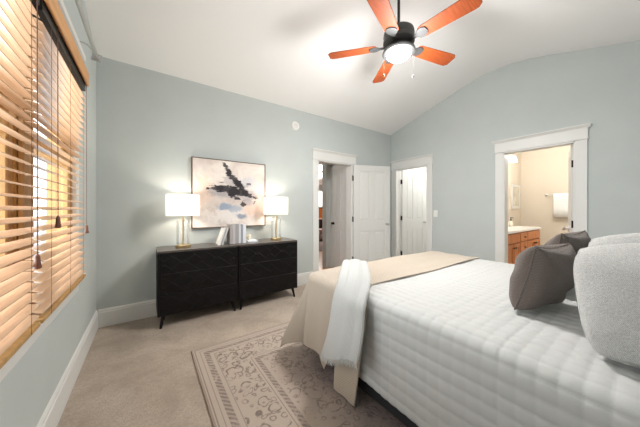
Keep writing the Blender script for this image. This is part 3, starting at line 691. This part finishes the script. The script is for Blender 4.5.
# white quilt: stitched squares modelled in the surface
HL, HF = 0.475, 0.24; step = 0.0072
s = np.arange(BX0 - HL, BX1 + HL, step); tt = np.arange(BY0 + 0.02, BY1 + HF, step)
S, TT = np.meshgrid(s, tt, indexing='ij')
X, Y, Z, nx, ny, th, m_ = drape(S, TT, BX0, BX1, BY1, BZ, 0.075, 0.02, 0.12, 0.004, 0.3)
pit = 0.056
hq = (np.abs(np.sin(PI * TT / pit)) ** 0.45) * 0.5 + (np.abs(np.sin(PI * S / (pit * 1.08))) ** 0.45) * 0.65
rng = np.random.RandomState(3)
lump = 0.002 * np.sin(S * 5.1 + 1.0) * np.sin(TT * 4.3 + 0.5) + 0.001 * np.sin(S * 13 + TT * 7) + 0.001 * np.sin(S * 9 - TT * 21)
jit = 0.0010 * rng.randn(*S.shape)
nz = np.cos(th); no = np.sin(th); amt = 0.0095 * hq + lump * np.cos(th * 0.8) 
X += nx * no * amt; Y += ny * no * amt; Z += nz * amt
V = np.stack([X, Y, Z], -1).reshape(-1, 3)
q = grid_mesh('quilt', V, len(s), len(tt), M_QUILT, None, np.stack([S, TT], -1).reshape(-1, 2), 0.006)
tag(q, 'white quilted bedspread stitched in small squares over the bed', 'quilt')

# beige throw across the foot of the bed
s0 = BX0 - 0.66; s1 = BX1 + 0.42
ns, ntt = 330, 120
uu = np.linspace(0, 1, ns); vv = np.linspace(0, 1, ntt)
U, Vv = np.meshgrid(uu, vv, indexing='ij')
S = s0 + U * (s1 - s0)
# head-side edge wanders; foot side hangs over the end of the bed
ts = -2.14 - 0.05 * np.sin((S - BX0) * 1.8) - 0.06 * np.clip((S - 2.6) / 0.8, 0, 1) - 0.17 * np.clip((BX0 + 0.22 - S) / 0.27, 0, 1) ** 1.5
te = BY1 + 0.34
TT = ts + Vv * (te - ts)
# ragged left hem: long tail at the head side, short step, then the main fall
yq = TT
hem = np.where(yq < -2.04, 0.655, np.where(yq < -1.955, 0.40, np.where(yq < -1.90, 0.615, 0.535)))
k_ = np.array([np.convolve(np.pad(r_, 3, 'edge'), np.ones(7) / 7, 'valid') for r_ in hem])
over = np.maximum(BX0 - S, 0); S2 = np.where(S < BX0, BX0 - over / 0.66 * k_, S)
X, Y, Z, nx, ny, th, m_ = drape(S2, TT, BX0 - 0.016, BX1 + 0.016, BY1 + 0.016, BZ + 0.024, 0.080, 0.10, 0.34, 0.011, 2.2, 15.0)
gap = 0.03 * np.exp(-((TT + 2.0) / 0.05) ** 2) * np.minimum(m_ / 0.15, 1); X += gap
Z = np.maximum(Z, 0.022)
Z += 0.004 * np.sin(S * 7 + TT * 3) * np.cos(th) + 0.003 * np.sin(TT * 30 + S * 3) * np.cos(th)
V = np.stack([X, Y, Z], -1).reshape(-1, 3)
q = grid_mesh('beige_throw', V, ns, ntt, M_THROW, None, np.stack([S2, TT], -1).reshape(-1, 2), 0.008)
tag(q, 'beige waffle woven throw spread across the foot of the bed', 'blanket')

# white knitted throw: swept, folded band from the bed top down the left side
left = [(1.86, -1.715, 0.705), (1.79, -1.765, 0.760), (1.66, -1.89, 0.762), (1.525, -2.02, 0.722), (1.435, -2.075, 0.62), (1.405, -2.080, 0.50), (1.380, -2.070, 0.38), (1.355, -2.045, 0.275)]
right = [(1.99, -1.855, 0.705), (1.90, -1.93, 0.765), (1.76, -2.08, 0.770), (1.60, -2.25, 0.735), (1.465, -2.335, 0.645), (1.430, -2.355, 0.52), (1.405, -2.355, 0.42), (1.385, -2.350, 0.335)]
def smooth_path(P_, n):
    P_ = np.array(P_, float); kk = np.linspace(0, len(P_) - 1, n); out = []
    for x in kk:
        i = min(int(x), len(P_) - 2); f = x - i; p0 = P_[max(i - 1, 0)]; p1 = P_[i]; p2 = P_[i + 1]; p3 = P_[min(i + 2, len(P_) - 1)]
        out.append(0.5 * ((2 * p1) + (-p0 + p2) * f + (2 * p0 - 5 * p1 + 4 * p2 - p3) * f * f + (-p0 + 3 * p1 - 3 * p2 + p3) * f ** 3))
    return np.array(out)
nL, nW = 90, 72
LP, RP = smooth_path(left, nL), smooth_path(right, nL)
V = []; UVs = []
for i in range(nL):
    a, c_ = LP[i], RP[i]; tdir = (LP[min(i + 1, nL - 1)] - LP[max(i - 1, 0)]); wdir = c_ - a; nrm = np.cross(wdir, tdir); nrm /= np.linalg.norm(nrm)
    if nrm[2] < 0 and i < nL * 0.4: nrm = -nrm
    if i >= nL * 0.4 and nrm[0] > 0: nrm = -nrm
    f = i / (nL - 1); thick = 0.030 * min(1, 0.35 + f * 5) * (1 if f < 0.55 else 1 - 0.45 * (f - 0.55) / 0.45)
    for j in range(nW):
        ph = 2 * PI * j / nW; u = 0.5 - 0.5 * cos(ph); w_ = abs(sin(ph)) ** 0.6 * (1 if ph < PI else -1)
        lob = 0.62 + 0.38 * abs(cos(PI * (u - 0.02) * 2.0)) ** 0.7 if w_ > 0 else 0.25
        front = thick * w_ * lob + (0.003 * sin(u * 19 + 0.6 + f * 3) * min(1, f * 2) if w_ > 0 else 0)
        if f > 0.96 and w_ > 0: front += 0.004 * sin(u * 110)
        p = a + wdir * u + nrm * front
        if f > 0.9: p = p - np.array([0, 0, 1]) * 0.022 * sin(u * 5 + 0.4) * (f - 0.9) / 0.1
        V.append(p); UVs.append((u * 0.45 + (0 if w_ > 0 else 0.5), f * 1.1))
V = np.array(V); me = bpy.data.meshes.new('knitted_throw'); F = []
for i in range(nL - 1):
    for j in range(nW): F.append([i * nW + j, i * nW + (j + 1) % nW, (i + 1) * nW + (j + 1) % nW, (i + 1) * nW + j])
F.append(list(range(nW))); F.append([(nL - 1) * nW + j for j in range(nW)][::-1])
me.from_pydata(V.tolist(), [], F)
l = me.uv_layers.new(name='uv')
for li, lp in enumerate(me.loops): l.data[li].uv = UVs[lp.vertex_index]
for p in me.polygons: p.use_smooth = True
kt = thing('knitted_throw', 'white knitted throw folded over the left side of the bed', 'blanket', (0, 0, 0))
link('throw_cloth', me, M_KNIT, kt)
bm = bmesh.new(); a, c_ = LP[-1], RP[-1]
for k in range(34):
    u = (k + 0.5) / 34; p = a + (c_ - a) * u; p[2] -= 0.022 * sin(u * 5 + 0.4); r_ = random.random
    e = p + np.array([(r_() - 0.7) * 0.012, (r_() - 0.5) * 0.014, -0.034 - 0.008 * r_()])
    tube([tuple(p + np.array([-0.006, 0, 0.006])), tuple((p + e) / 2 + np.array([-0.008, 0, 0])), tuple(e)], 0.003, 5, bm, [0.0042, 0.0032, 0.0020])
obj('fringe', bm, M_KNIT, kt, smooth=True)
kt2 = None

# ------------------------------------------------------------------ pillows
def pillow(name, w, hgt, thick, mat, label, loc, euler, group, pinch=0.10, seed=0, sag=0.0, n=64, pw=0.38, rnd=0.0):
    """local: x width, y thickness, z height (0 at the bottom edge)"""
    g = np.linspace(-1, 1, n); U, Vv = np.meshgrid(g, g, indexing='ij')
    prof = ((1 - U ** 2).clip(0) * (1 - Vv ** 2).clip(0)) ** pw
    px = w / 2 * U * (1 - pinch * (1 - Vv ** 2) * np.abs(U) ** 2); pz = hgt / 2 * Vv * (1 - pinch * (1 - U ** 2) * np.abs(Vv) ** 2)
    rs = np.random.RandomState(seed); wr = np.zeros_like(U)
    for _ in range(7):
        a, b2, c2 = rs.uniform(2, 9), rs.uniform(2, 9), rs.uniform(0, 6); wr += 0.004 * np.sin(a * U + b2 * Vv + c2)
    px = px * (1 - rnd * Vv ** 4); pz = pz * (1 - rnd * U ** 4)
    pz = pz - sag * (1 - U ** 2) * (Vv > 0) * Vv
    px = px + 0.02 * sag * Vv
    parts = []
    for sgn in (1, -1):
        y = sgn * (thick / 2 * prof + wr * prof)
        parts.append(np.stack([px, y, pz + hgt / 2], -1).reshape(-1, 3))
    V = np.concatenate(parts); i = np.arange(n - 1)[:, None] * n + np.arange(n - 1)[None, :]
    F = np.stack([i, i + n, i + n + 1, i + 1], -1).reshape(-1, 4); F2 = F[:, ::-1] + n * n
    me = bpy.data.meshes.new(name); me.from_pydata(V.tolist(), [], F.tolist() + F2.tolist())
    uvv = np.stack([U * w / 2, Vv * hgt / 2], -1).reshape(-1, 2); uvv = np.concatenate([uvv, uvv + 0.003])
    l = me.uv_layers.new(name='uv'); idx = np.concatenate([F.reshape(-1), F2.reshape(-1)]); l.data.foreach_set('uv', uvv[idx].astype(np.float32).reshape(-1))
    bm = bmesh.new(); bm.from_mesh(me); bmesh.ops.remove_doubles(bm, verts=bm.verts[:], dist=1e-4); bmesh.ops.recalc_face_normals(bm, faces=bm.faces[:]); bm.to_mesh(me); bm.free()
    for p in me.polygons: p.use_smooth = True
    t = thing(name, label, 'pillow', loc, 0, group); t.rotation_euler = euler
    link('cushion', me, mat, t)
    # piped seam round the edge
    pts = []
    for k in range(120):
        q_ = k / 120 * 4; sd = int(q_); f = (q_ - sd) * 2 - 1
        uu_, vv_ = ((f, -1), (1, f), (-f, 1), (-1, -f))[sd]
        pts.append(((1 - rnd * vv_ ** 4) * w / 2 * uu_ * (1 - pinch * (1 - vv_ ** 2) * abs(uu_) ** 2) + 0.02 * sag * vv_, 0, (1 - rnd * uu_ ** 4) * hgt / 2 * vv_ * (1 - pinch * (1 - uu_ ** 2) * abs(vv_) ** 2) + hgt / 2 - sag * (1 - uu_ ** 2) * (vv_ > 0) * vv_))
    pts.append(pts[0])
    obj('piping', tube(pts, 0.0035, 6), mat, t, smooth=True)
    return t
GP = 'charcoal brown throw pillows'; WP = 'white woven pillows at the head of the bed'
def frame_euler(width, up):
    """orientation whose local x runs along width and local z along up"""
    x = Vector(width).normalized(); z = Vector(up); z = (z - x * z.dot(x)).normalized(); y = z.cross(x)
    return Matrix((x, y, z)).transposed().to_euler()
def corner(p, width, w): return tuple(Vector(p) + Vector(width).normalized() * (w / 2))
wd = (0.98, -0.12, -0.03)
pillow('throw_pillow', 0.42, 0.345, 0.22, M_GREYPIL, 'charcoal brown throw pillow in front, nearer the left edge of bed', corner((1.965, -2.895, BZ + 0.03), wd, 0.42), frame_euler(wd, (0.20, -0.24, 0.85)), GP, seed=1, pinch=0.10)
wd = (0.98, -0.10, 0.0)
pillow('throw_pillow', 0.42, 0.38, 0.20, M_GREYPIL, 'charcoal brown throw pillow behind, its corner peaking highest', corner((2.44, -2.91, BZ + 0.03), wd, 0.42), frame_euler(wd, (0.22, -0.22, 0.90)), GP, seed=2, pinch=0.10)
wd = (0.10, -0.97, 0.13)
pillow('euro_pillow', 0.60, 0.42, 0.24, M_EURO, 'big white dotted pillow nearest the viewer, filling right edge', corner((1.735, -3.175, BZ + 0.006), wd, 0.60), frame_euler(wd, (0.33, 0.10, 0.93)), WP, seed=3, pinch=0.0, pw=0.36, rnd=0.10)
wd = (0.30, -0.95, 0.13)
pillow('euro_pillow', 0.58, 0.44, 0.18, M_EURO, 'white dotted pillow behind, only its top edge showing', corner((2.03, -3.205, BZ + 0.01), wd, 0.58), frame_euler(wd, (0.36, 0.10, 0.93)), WP, seed=4, pinch=0.0, pw=0.3, rnd=0.10)

# ------------------------------------------------------------------ closet behind the right wall
cx0 = W + T
struct(obj('wall_closet_back', B((6.3, 6.4, -1.2, 0.6, 0, 2.6)), M_CLOSET))
struct(obj('wall_closet_left', B((cx0, 6.4, 0.10, 0.2, 0, 2.6)), M_CLOSET))
struct(obj('wall_closet_right', B((cx0, 6.4, -1.3, -1.2, 0, 2.6)), M_CLOSET))
struct(obj('ceiling_closet', B((cx0, 6.4, -1.3, 0.2, 2.45, 2.55)), M_CEIL))
struct(obj('floor_closet', B((cx0, 6.4, -1.3, 0.2, -0.1, 0.0)), M_CARPET))
t = thing('wire_shelf', 'white wire shelf high inside the closet', 'shelf', (6.3, -0.55, 1.90))
bm = bmesh.new()
for k in range(15): tube([(-0.02, -0.62 + k * 0.088, 0), (-0.32, -0.62 + k * 0.088, 0), (-0.32, -0.62 + k * 0.088, -0.03)], 0.003, 5, bm)
for xx, zz in ((-0.02, 0), (-0.32, 0), (-0.32, -0.03)): tube([(xx, -0.63, zz - 0.003), (xx, 0.63, zz - 0.003)], 0.004, 6, bm)
obj('wire_deck', bm, M_WHITE, t)
for yy in (-0.4, 0.4): obj('shelf_brace', tube([(-0.31, yy, -0.008), (0.0, yy, -0.28)], 0.006, 6), M_WHITE, t)
t = thing('closet_light', 'small lit round ceiling light inside the closet', 'ceiling light', (5.5, -0.45, 2.45))
obj('base', lathe([(0, 0), (0.11, 0), (0.11, -0.02), (0, -0.02)], 28), M_WHITE, t); obj('globe', lathe([(0.10, -0.02), (0.09, -0.06), (0.05, -0.085), (0, -0.09)], 28), M_SCONCE, t, smooth=True)
light('closet_lamp', 'POINT', (5.5, -0.60, 2.25), 20, (1.0, 0.985, 0.96), radius=0.08)

# ------------------------------------------------------------------ bathroom behind the right wall
bx1 = 7.4; by1 = -1.47
struct(obj('wall_bath_back', B((bx1, bx1 + 0.1, -4.0, by1 + 0.1, 0, 2.6)), M_BWALL))
struct(obj('wall_bath_left', B((cx0, bx1, by1, by1 + 0.1, 0, 2.6)), M_BWALL))
struct(obj('wall_bath_right', B((cx0, bx1, -4.1, -4.0, 0, 2.6)), M_BWALL))
struct(obj('ceiling_bath', B((cx0, bx1 + 0.1, -4.1, by1 + 0.1, 2.6, 2.7)), M_CEIL))
struct(obj('floor_bath', B((cx0, bx1 + 0.1, -4.1, by1 + 0.1, -0.1, 0.0)), simple('bath_tile', (0.60, 0.56, 0.50, 1), 0.4)))
struct(obj('baseboard_bath', B((bx1 - 0.018, bx1, -4.0, by1, 0, 0.24)), M_TRIM, bevel=0.004))
light('bath_lamp', 'POINT', (6.0, -2.4, 2.4), 44, (1.0, 0.96, 0.90), radius=0.15)

t = thing('bathroom_vanity', 'orange maple bathroom vanity with pale countertop seen through doorway', 'vanity', (5.68, -1.72, 0))
v0, v1 = 4.80 - 5.68, 6.56 - 5.68; fy = -1.98 + 1.72; bk = by1 + 1.72 - 0.004
obj('cabinet_body', B((v0, v1, fy, bk, 0.09, 0.83), (v0, v1 - 0.01, fy + 0.06, bk, 0, 0.09)), M_VGROOVE, t)
obj('countertop', B((v0, v1 + 0.02, fy - 0.025, bk, 0.832, 0.866), (v0, v1 + 0.02, bk - 0.02, bk, 0.866, 0.95)), M_WHITE, t, bevel=0.004)
def knob_at(x, z, par): obj('knob', lathe([(0.006, 0), (0.006, 0.014), (0.015, 0.020), (0.015, 0.027), (0, 0.030)], 14, None, (x, fy - 0.018, z), Matrix.Rotation(R(90), 4, 'X')), M_DARK, par, smooth=True)
def panel_front(nm, xa, xb, za, zb, kx=None, kz=None, fielded=True):
    f_ = 0.05; bx_ = [(xa, xb, fy - 0.010, fy, za, zb)]
    if fielded: bx_ += [(xa, xa + f_, fy - 0.018, fy - 0.010, za, zb), (xb - f_, xb, fy - 0.018, fy - 0.010, za, zb), (xa + f_, xb - f_, fy - 0.018, fy - 0.010, za, za + f_), (xa + f_, xb - f_, fy - 0.018, fy - 0.010, zb - f_, zb)]
    else: bx_ += [(xa, xb, fy - 0.018, fy - 0.010, za, zb)]
    p_ = obj(nm, B(*bx_), M_VANITY, t)
    if kx is not None: knob_at(kx, kz, p_)
for xa, xb, side in ((4.83, 5.10, 1), (5.125, 5.40, -1), (5.80, 6.15, 1), (6.175, 6.53, -1)):
    xa -= 5.68; xb -= 5.68
    panel_front('door', xa, xb, 0.12, 0.655, (xb - 0.03) if side > 0 else (xa + 0.03), 0.60)
for xa, xb in ((4.83, 5.40), (5.80, 6.53)): panel_front('false_front', xa - 5.68, xb - 5.68, 0.675, 0.81, None, None, False)
for za, zb in ((0.12, 0.29), (0.305, 0.475), (0.49, 0.655), (0.675, 0.81)): panel_front('drawer', 5.425 - 5.68, 5.775 - 5.68, za, zb, 5.60 - 5.68, (za + zb) / 2, False)

t = thing('soap_bottle', 'white lotion bottle with black pump on the bathroom counter', 'bottle', (6.33, -1.60, 0.867))
obj('bottle_body', lathe([(0, 0), (0.034, 0), (0.036, 0.01), (0.036, 0.085), (0.022, 0.105), (0.014, 0.112), (0, 0.112)], 24), simple('lotion_white', (0.8, 0.74, 0.62, 1), 0.3), t, smooth=True)
bm = lathe([(0.016, 0.112), (0.016, 0.135), (0.006, 0.138), (0.006, 0.165), (0.012, 0.167), (0.012, 0.178), (0, 0.178)], 16); tube([(0, 0, 0.173), (0.0, -0.045, 0.170)], 0.005, 8, bm)
obj('pump', bm, M_DARK, t, smooth=True)

t = thing('towel_bar', 'nickel towel bar on the beige bathroom wall', 'towel bar', (bx1, -2.18, 1.515))
bm = tube([(-0.07, -0.30, 0), (-0.07, 0.27, 0)], 0.009, 12); obj('bar', bm, M_NICKEL, t, smooth=True)
for yy in (-0.30, 0.27):
    obj('bar_post', lathe([(0.026, 0), (0.026, -0.01), (0.012, -0.015), (0.012, -0.082), (0, -0.084)], 18, None, (0, yy, 0), Matrix.Rotation(R(90), 4, 'Y')), M_NICKEL, t, smooth=True)
bm = bmesh.new(); ny_ = 28; prof = [(-0.050, -0.36), (-0.050, -0.15), (-0.053, 0.0), (-0.062, 0.013), (-0.078, 0.013), (-0.088, 0.0), (-0.092, -0.15), (-0.096, -0.30), (-0.098, -0.475)]
rows = []
for k in range(ny_):
    yy = -0.185 + k / (ny_ - 1) * 0.30; rows.append([bm.verts.new((x_ + 0.003 * sin(k * 0.9) * (1 if z_ < -0.05 else 0), yy, z_)) for x_, z_ in prof])
for a, b_ in zip(rows[:-1], rows[1:]):
    for q in range(len(prof) - 1): bm.faces.new([a[q], a[q + 1], b_[q + 1], b_[q]])
tw = obj('hand_towel', bm, M_TOWEL, None, (bx1, -2.155, 1.515), smooth=True)
md = tw.modifiers.new('t', 'SOLIDIFY'); md.thickness = 0.008; md.offset = 1
tag(tw, 'white towel folded over the bathroom towel bar', 'towel')

t = thing('toilet_paper_holder', 'chrome toilet paper holder low on the beige bathroom wall', 'paper holder', (bx1, -2.22, 0.60))
obj('mount', lathe([(0.025, 0), (0.025, -0.01), (0.008, -0.014), (0.008, -0.07), (0, -0.072)], 16, None, (0, 0.07, 0), Matrix.Rotation(R(90), 4, 'Y')), M_NICKEL, t, smooth=True)
obj('arm', tube([(-0.066, 0.075, 0), (-0.066, -0.075, 0)], 0.006, 8), M_NICKEL, t)
r = lathe([(0.019, -0.052), (0.055, -0.052), (0.055, 0.052), (0.019, 0.052), (0.019, -0.052)], 26, None, (0, 0, 0), Matrix.Rotation(R(90), 4, 'X'), cap=False)
tag(obj('toilet_paper_roll', r, M_PAPER, None, (bx1 - 0.066, -2.225, 0.588), smooth=True), 'white toilet paper roll on the bathroom holder', 'toilet paper')

t = thing('framed_print', 'narrow white framed print on the bathroom side wall', 'picture', (7.03, by1, 1.48))
obj('frame', B((-0.25, -0.20, -0.025, 0, -0.26, 0.26), (0.20, 0.25, -0.025, 0, -0.26, 0.26), (-0.20, 0.20, -0.025, 0, -0.26, -0.21), (-0.20, 0.20, -0.025, 0, 0.21, 0.26)), M_TRIM, t, bevel=0.003)
obj('print', B((-0.20, 0.20, -0.012, 0, -0.21, 0.21)), simple('pale_print', (0.62, 0.58, 0.48, 1), 0.6, var=0.25, nscale=6), t)
t = thing('vanity_light', 'lit bell glass wall light above the bathroom counter', 'wall light', (6.50, by1, 2.30))
obj('wall_plate', lathe([(0.05, 0), (0.05, 0.012), (0.02, 0.02), (0, 0.02)], 24, None, (0, 0, 0.0), Matrix.Rotation(R(90), 4, 'X')), M_NICKEL, t, smooth=True)
obj('arm', tube([(0, -0.015, 0), (0, -0.09, 0.02), (0, -0.12, -0.01)], 0.008, 8), M_NICKEL, t, smooth=True)
obj('glass_bell', lathe([(0.02, 0), (0.045, -0.03), (0.06, -0.09), (0.068, -0.12)], 24, None, (0, -0.12, -0.01)), M_SCONCE, t, smooth=True)

# ------------------------------------------------------------------ hall and living room beyond the open door
M_WOODFL = simple('honey_floor_boards', (0.44, 0.20, 0.08, 1), 0.3, var=0.2, nscale=3, stretch=(1, 8, 1))
struct(obj('floor_hall', B((1.2, 11.5, T, 8.1, -0.1, 0.0)), M_WOODFL))
struct(obj('ceiling_hall', B((1.2, 11.5, T, 8.1, 2.6, 2.7)), M_CEIL))
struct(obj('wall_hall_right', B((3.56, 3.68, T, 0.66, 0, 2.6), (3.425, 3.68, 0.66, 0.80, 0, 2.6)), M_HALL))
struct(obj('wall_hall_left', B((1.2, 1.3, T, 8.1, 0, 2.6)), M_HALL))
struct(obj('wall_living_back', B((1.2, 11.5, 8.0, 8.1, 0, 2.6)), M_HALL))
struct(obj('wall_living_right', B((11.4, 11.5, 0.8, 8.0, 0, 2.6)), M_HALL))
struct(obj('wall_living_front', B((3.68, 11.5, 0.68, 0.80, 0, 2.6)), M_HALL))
light('hall_lamp', 'POINT', (2.3, 1.5, 2.3), 11, (1.0, 0.96, 0.9), radius=0.15)
light('living_lamp', 'POINT', (6.0, 5.0, 2.3), 130, (1.0, 0.95, 0.9), radius=0.2)
# narrow panelled linen door on the hall's right wall
o = bpy.data.objects.new('door_4', None); C.objects.link(o); o.location = (3.545, 0.605, 0); o.rotation_euler = (0, 0, R(-90)); struct(o)
obj('door_leaf', leaf_mesh(0.455), M_DOOR, o, bevel=0.002, seg=1)
bm = lathe([(0.028, 0), (0.028, 0.006), (0.011, 0.010), (0.010, 0.03), (0.024, 0.038), (0.027, 0.048), (0, 0.06)], 18, None, (0.06, -0.018, 0.92), Matrix.Rotation(R(90), 4, 'X'))
obj('door_knob', bm, M_DARK, o, smooth=True)
struct(obj('trim_6', B((3.528, 3.558, 0.612, 0.66, 0, 2.08), (3.528, 3.558, T + 0.002, 0.612, 2.02, 2.10)), M_TRIM))

t = thing('sofa', 'rosy beige sofa in the room beyond the open bedroom door', 'sofa', (5.95, 4.3, 0), R(-40))
Mf = simple('rosy_sofa_fabric', (0.42, 0.27, 0.24, 1), 0.9, var=0.2, nscale=8)
obj('seat_base', B((-1.0, 1.0, -0.42, 0.42, 0.08, 0.30)), Mf, t, bevel=0.03)
for k in (-1, 1): obj('seat_cushion', B((min(0, k * 0.82) + 0.005, max(0, k * 0.82) - 0.005, -0.44, 0.20, 0.302, 0.46)), simple('pink_cushion', (0.60, 0.42, 0.38, 1), 0.9) if k < 0 else MATS['pink_cushion'], t, bevel=0.04, seg=3)
obj('backrest', B((-1.0, 1.0, 0.22, 0.44, 0.302, 0.82)), Mf, t, bevel=0.05, seg=3)
for k in (-1, 1): obj('armrest', B((k * 1.0 - 0.0 if k < 0 else 0.83, -0.83 if k < 0 else 1.0, -0.42, 0.2, 0.302, 0.60)), Mf, t, bevel=0.05, seg=3)
for sx_ in (-1, 1):
    for sy_ in (-1, 1): obj('leg', tube([(sx_ * 0.9, sy_ * 0.35, 0.09), (sx_ * 0.9, sy_ * 0.35, 0)], 0.025, 8), M_DARK, t)
cu = obj('sofa_cushion', B((-0.2, 0.2, -0.06, 0.06, 0, 0.36)), simple('plum_cushion', (0.055, 0.025, 0.025, 1), 0.9), None, (5.80, 4.22, 0.47), bevel=0.05, seg=3); cu.rotation_euler = (R(-12), 0, R(-40))
tag(cu, 'dark plum cushion standing on the rosy sofa beyond the door', 'cushion')
rg = obj('living_rug', B((0, 2.6, 0, 2.2, 0.001, 0.012)), simple('mauve_rug', (0.20, 0.15, 0.15, 1), 1.0, var=0.3, nscale=9), None, (3.6, 2.3, 0)); tag(rg, 'dull mauve rug on the wood floor beyond the open door', 'rug')
t = thing('kitchen_cabinet', 'brown wood sideboard at the far side beyond the door', 'cabinet', (8.15, 7.72, 0))
obj('body', B((-0.9, 0.9, -0.24, 0.24, 0, 1.28)), simple('brown_sideboard', (0.20, 0.085, 0.03, 1), 0.5), t)
for k in range(3): f_ = obj('door', B((-0.87 + k * 0.59, -0.31 + k * 0.59, -0.26, -0.242, 0.06, 1.22)), M_VANITY, t, bevel=0.004); obj('knob', lathe([(0.01, 0), (0.016, 0.02), (0, 0.024)], 10, None, (-0.36 + k * 0.59, -0.26, 0.75), Matrix.Rotation(R(90), 4, 'X')), M_DARK, f_)
o = bpy.data.objects.new('window_3', None); C.objects.link(o); o.location = (8.2, 7.99, 0); struct(o)
obj('window_frame', B((-0.95, -0.85, -0.03, 0.0, 1.30, 2.30), (0.85, 0.95, -0.03, 0, 1.30, 2.30), (-0.85, 0.85, -0.03, 0, 2.22, 2.30), (-0.03, 0.03, -0.03, 0, 1.36, 2.22), (-0.85, 0.85, -0.03, 0, 1.30, 1.36)), M_TRIM, o)
obj('lit_pane', B((-0.85, 0.85, -0.012, -0.004, 1.36, 2.22)), emit('daylit_pane', (1, 0.98, 0.96, 1), 1.3), o)
t = thing('pendant_light', 'black ceiling fixture with a lit white globe beyond the door', 'ceiling light', (4.63, 2.55, 2.6))
obj('mount', lathe([(0, 0), (0.17, 0), (0.17, -0.05), (0.08, -0.09), (0, -0.09)], 28), M_DARK, t, smooth=True)
obj('globe', lathe([(0.06, -0.09), (0.12, -0.13), (0.12, -0.18), (0.06, -0.22), (0, -0.225)], 24), M_SCONCE, t, smooth=True)
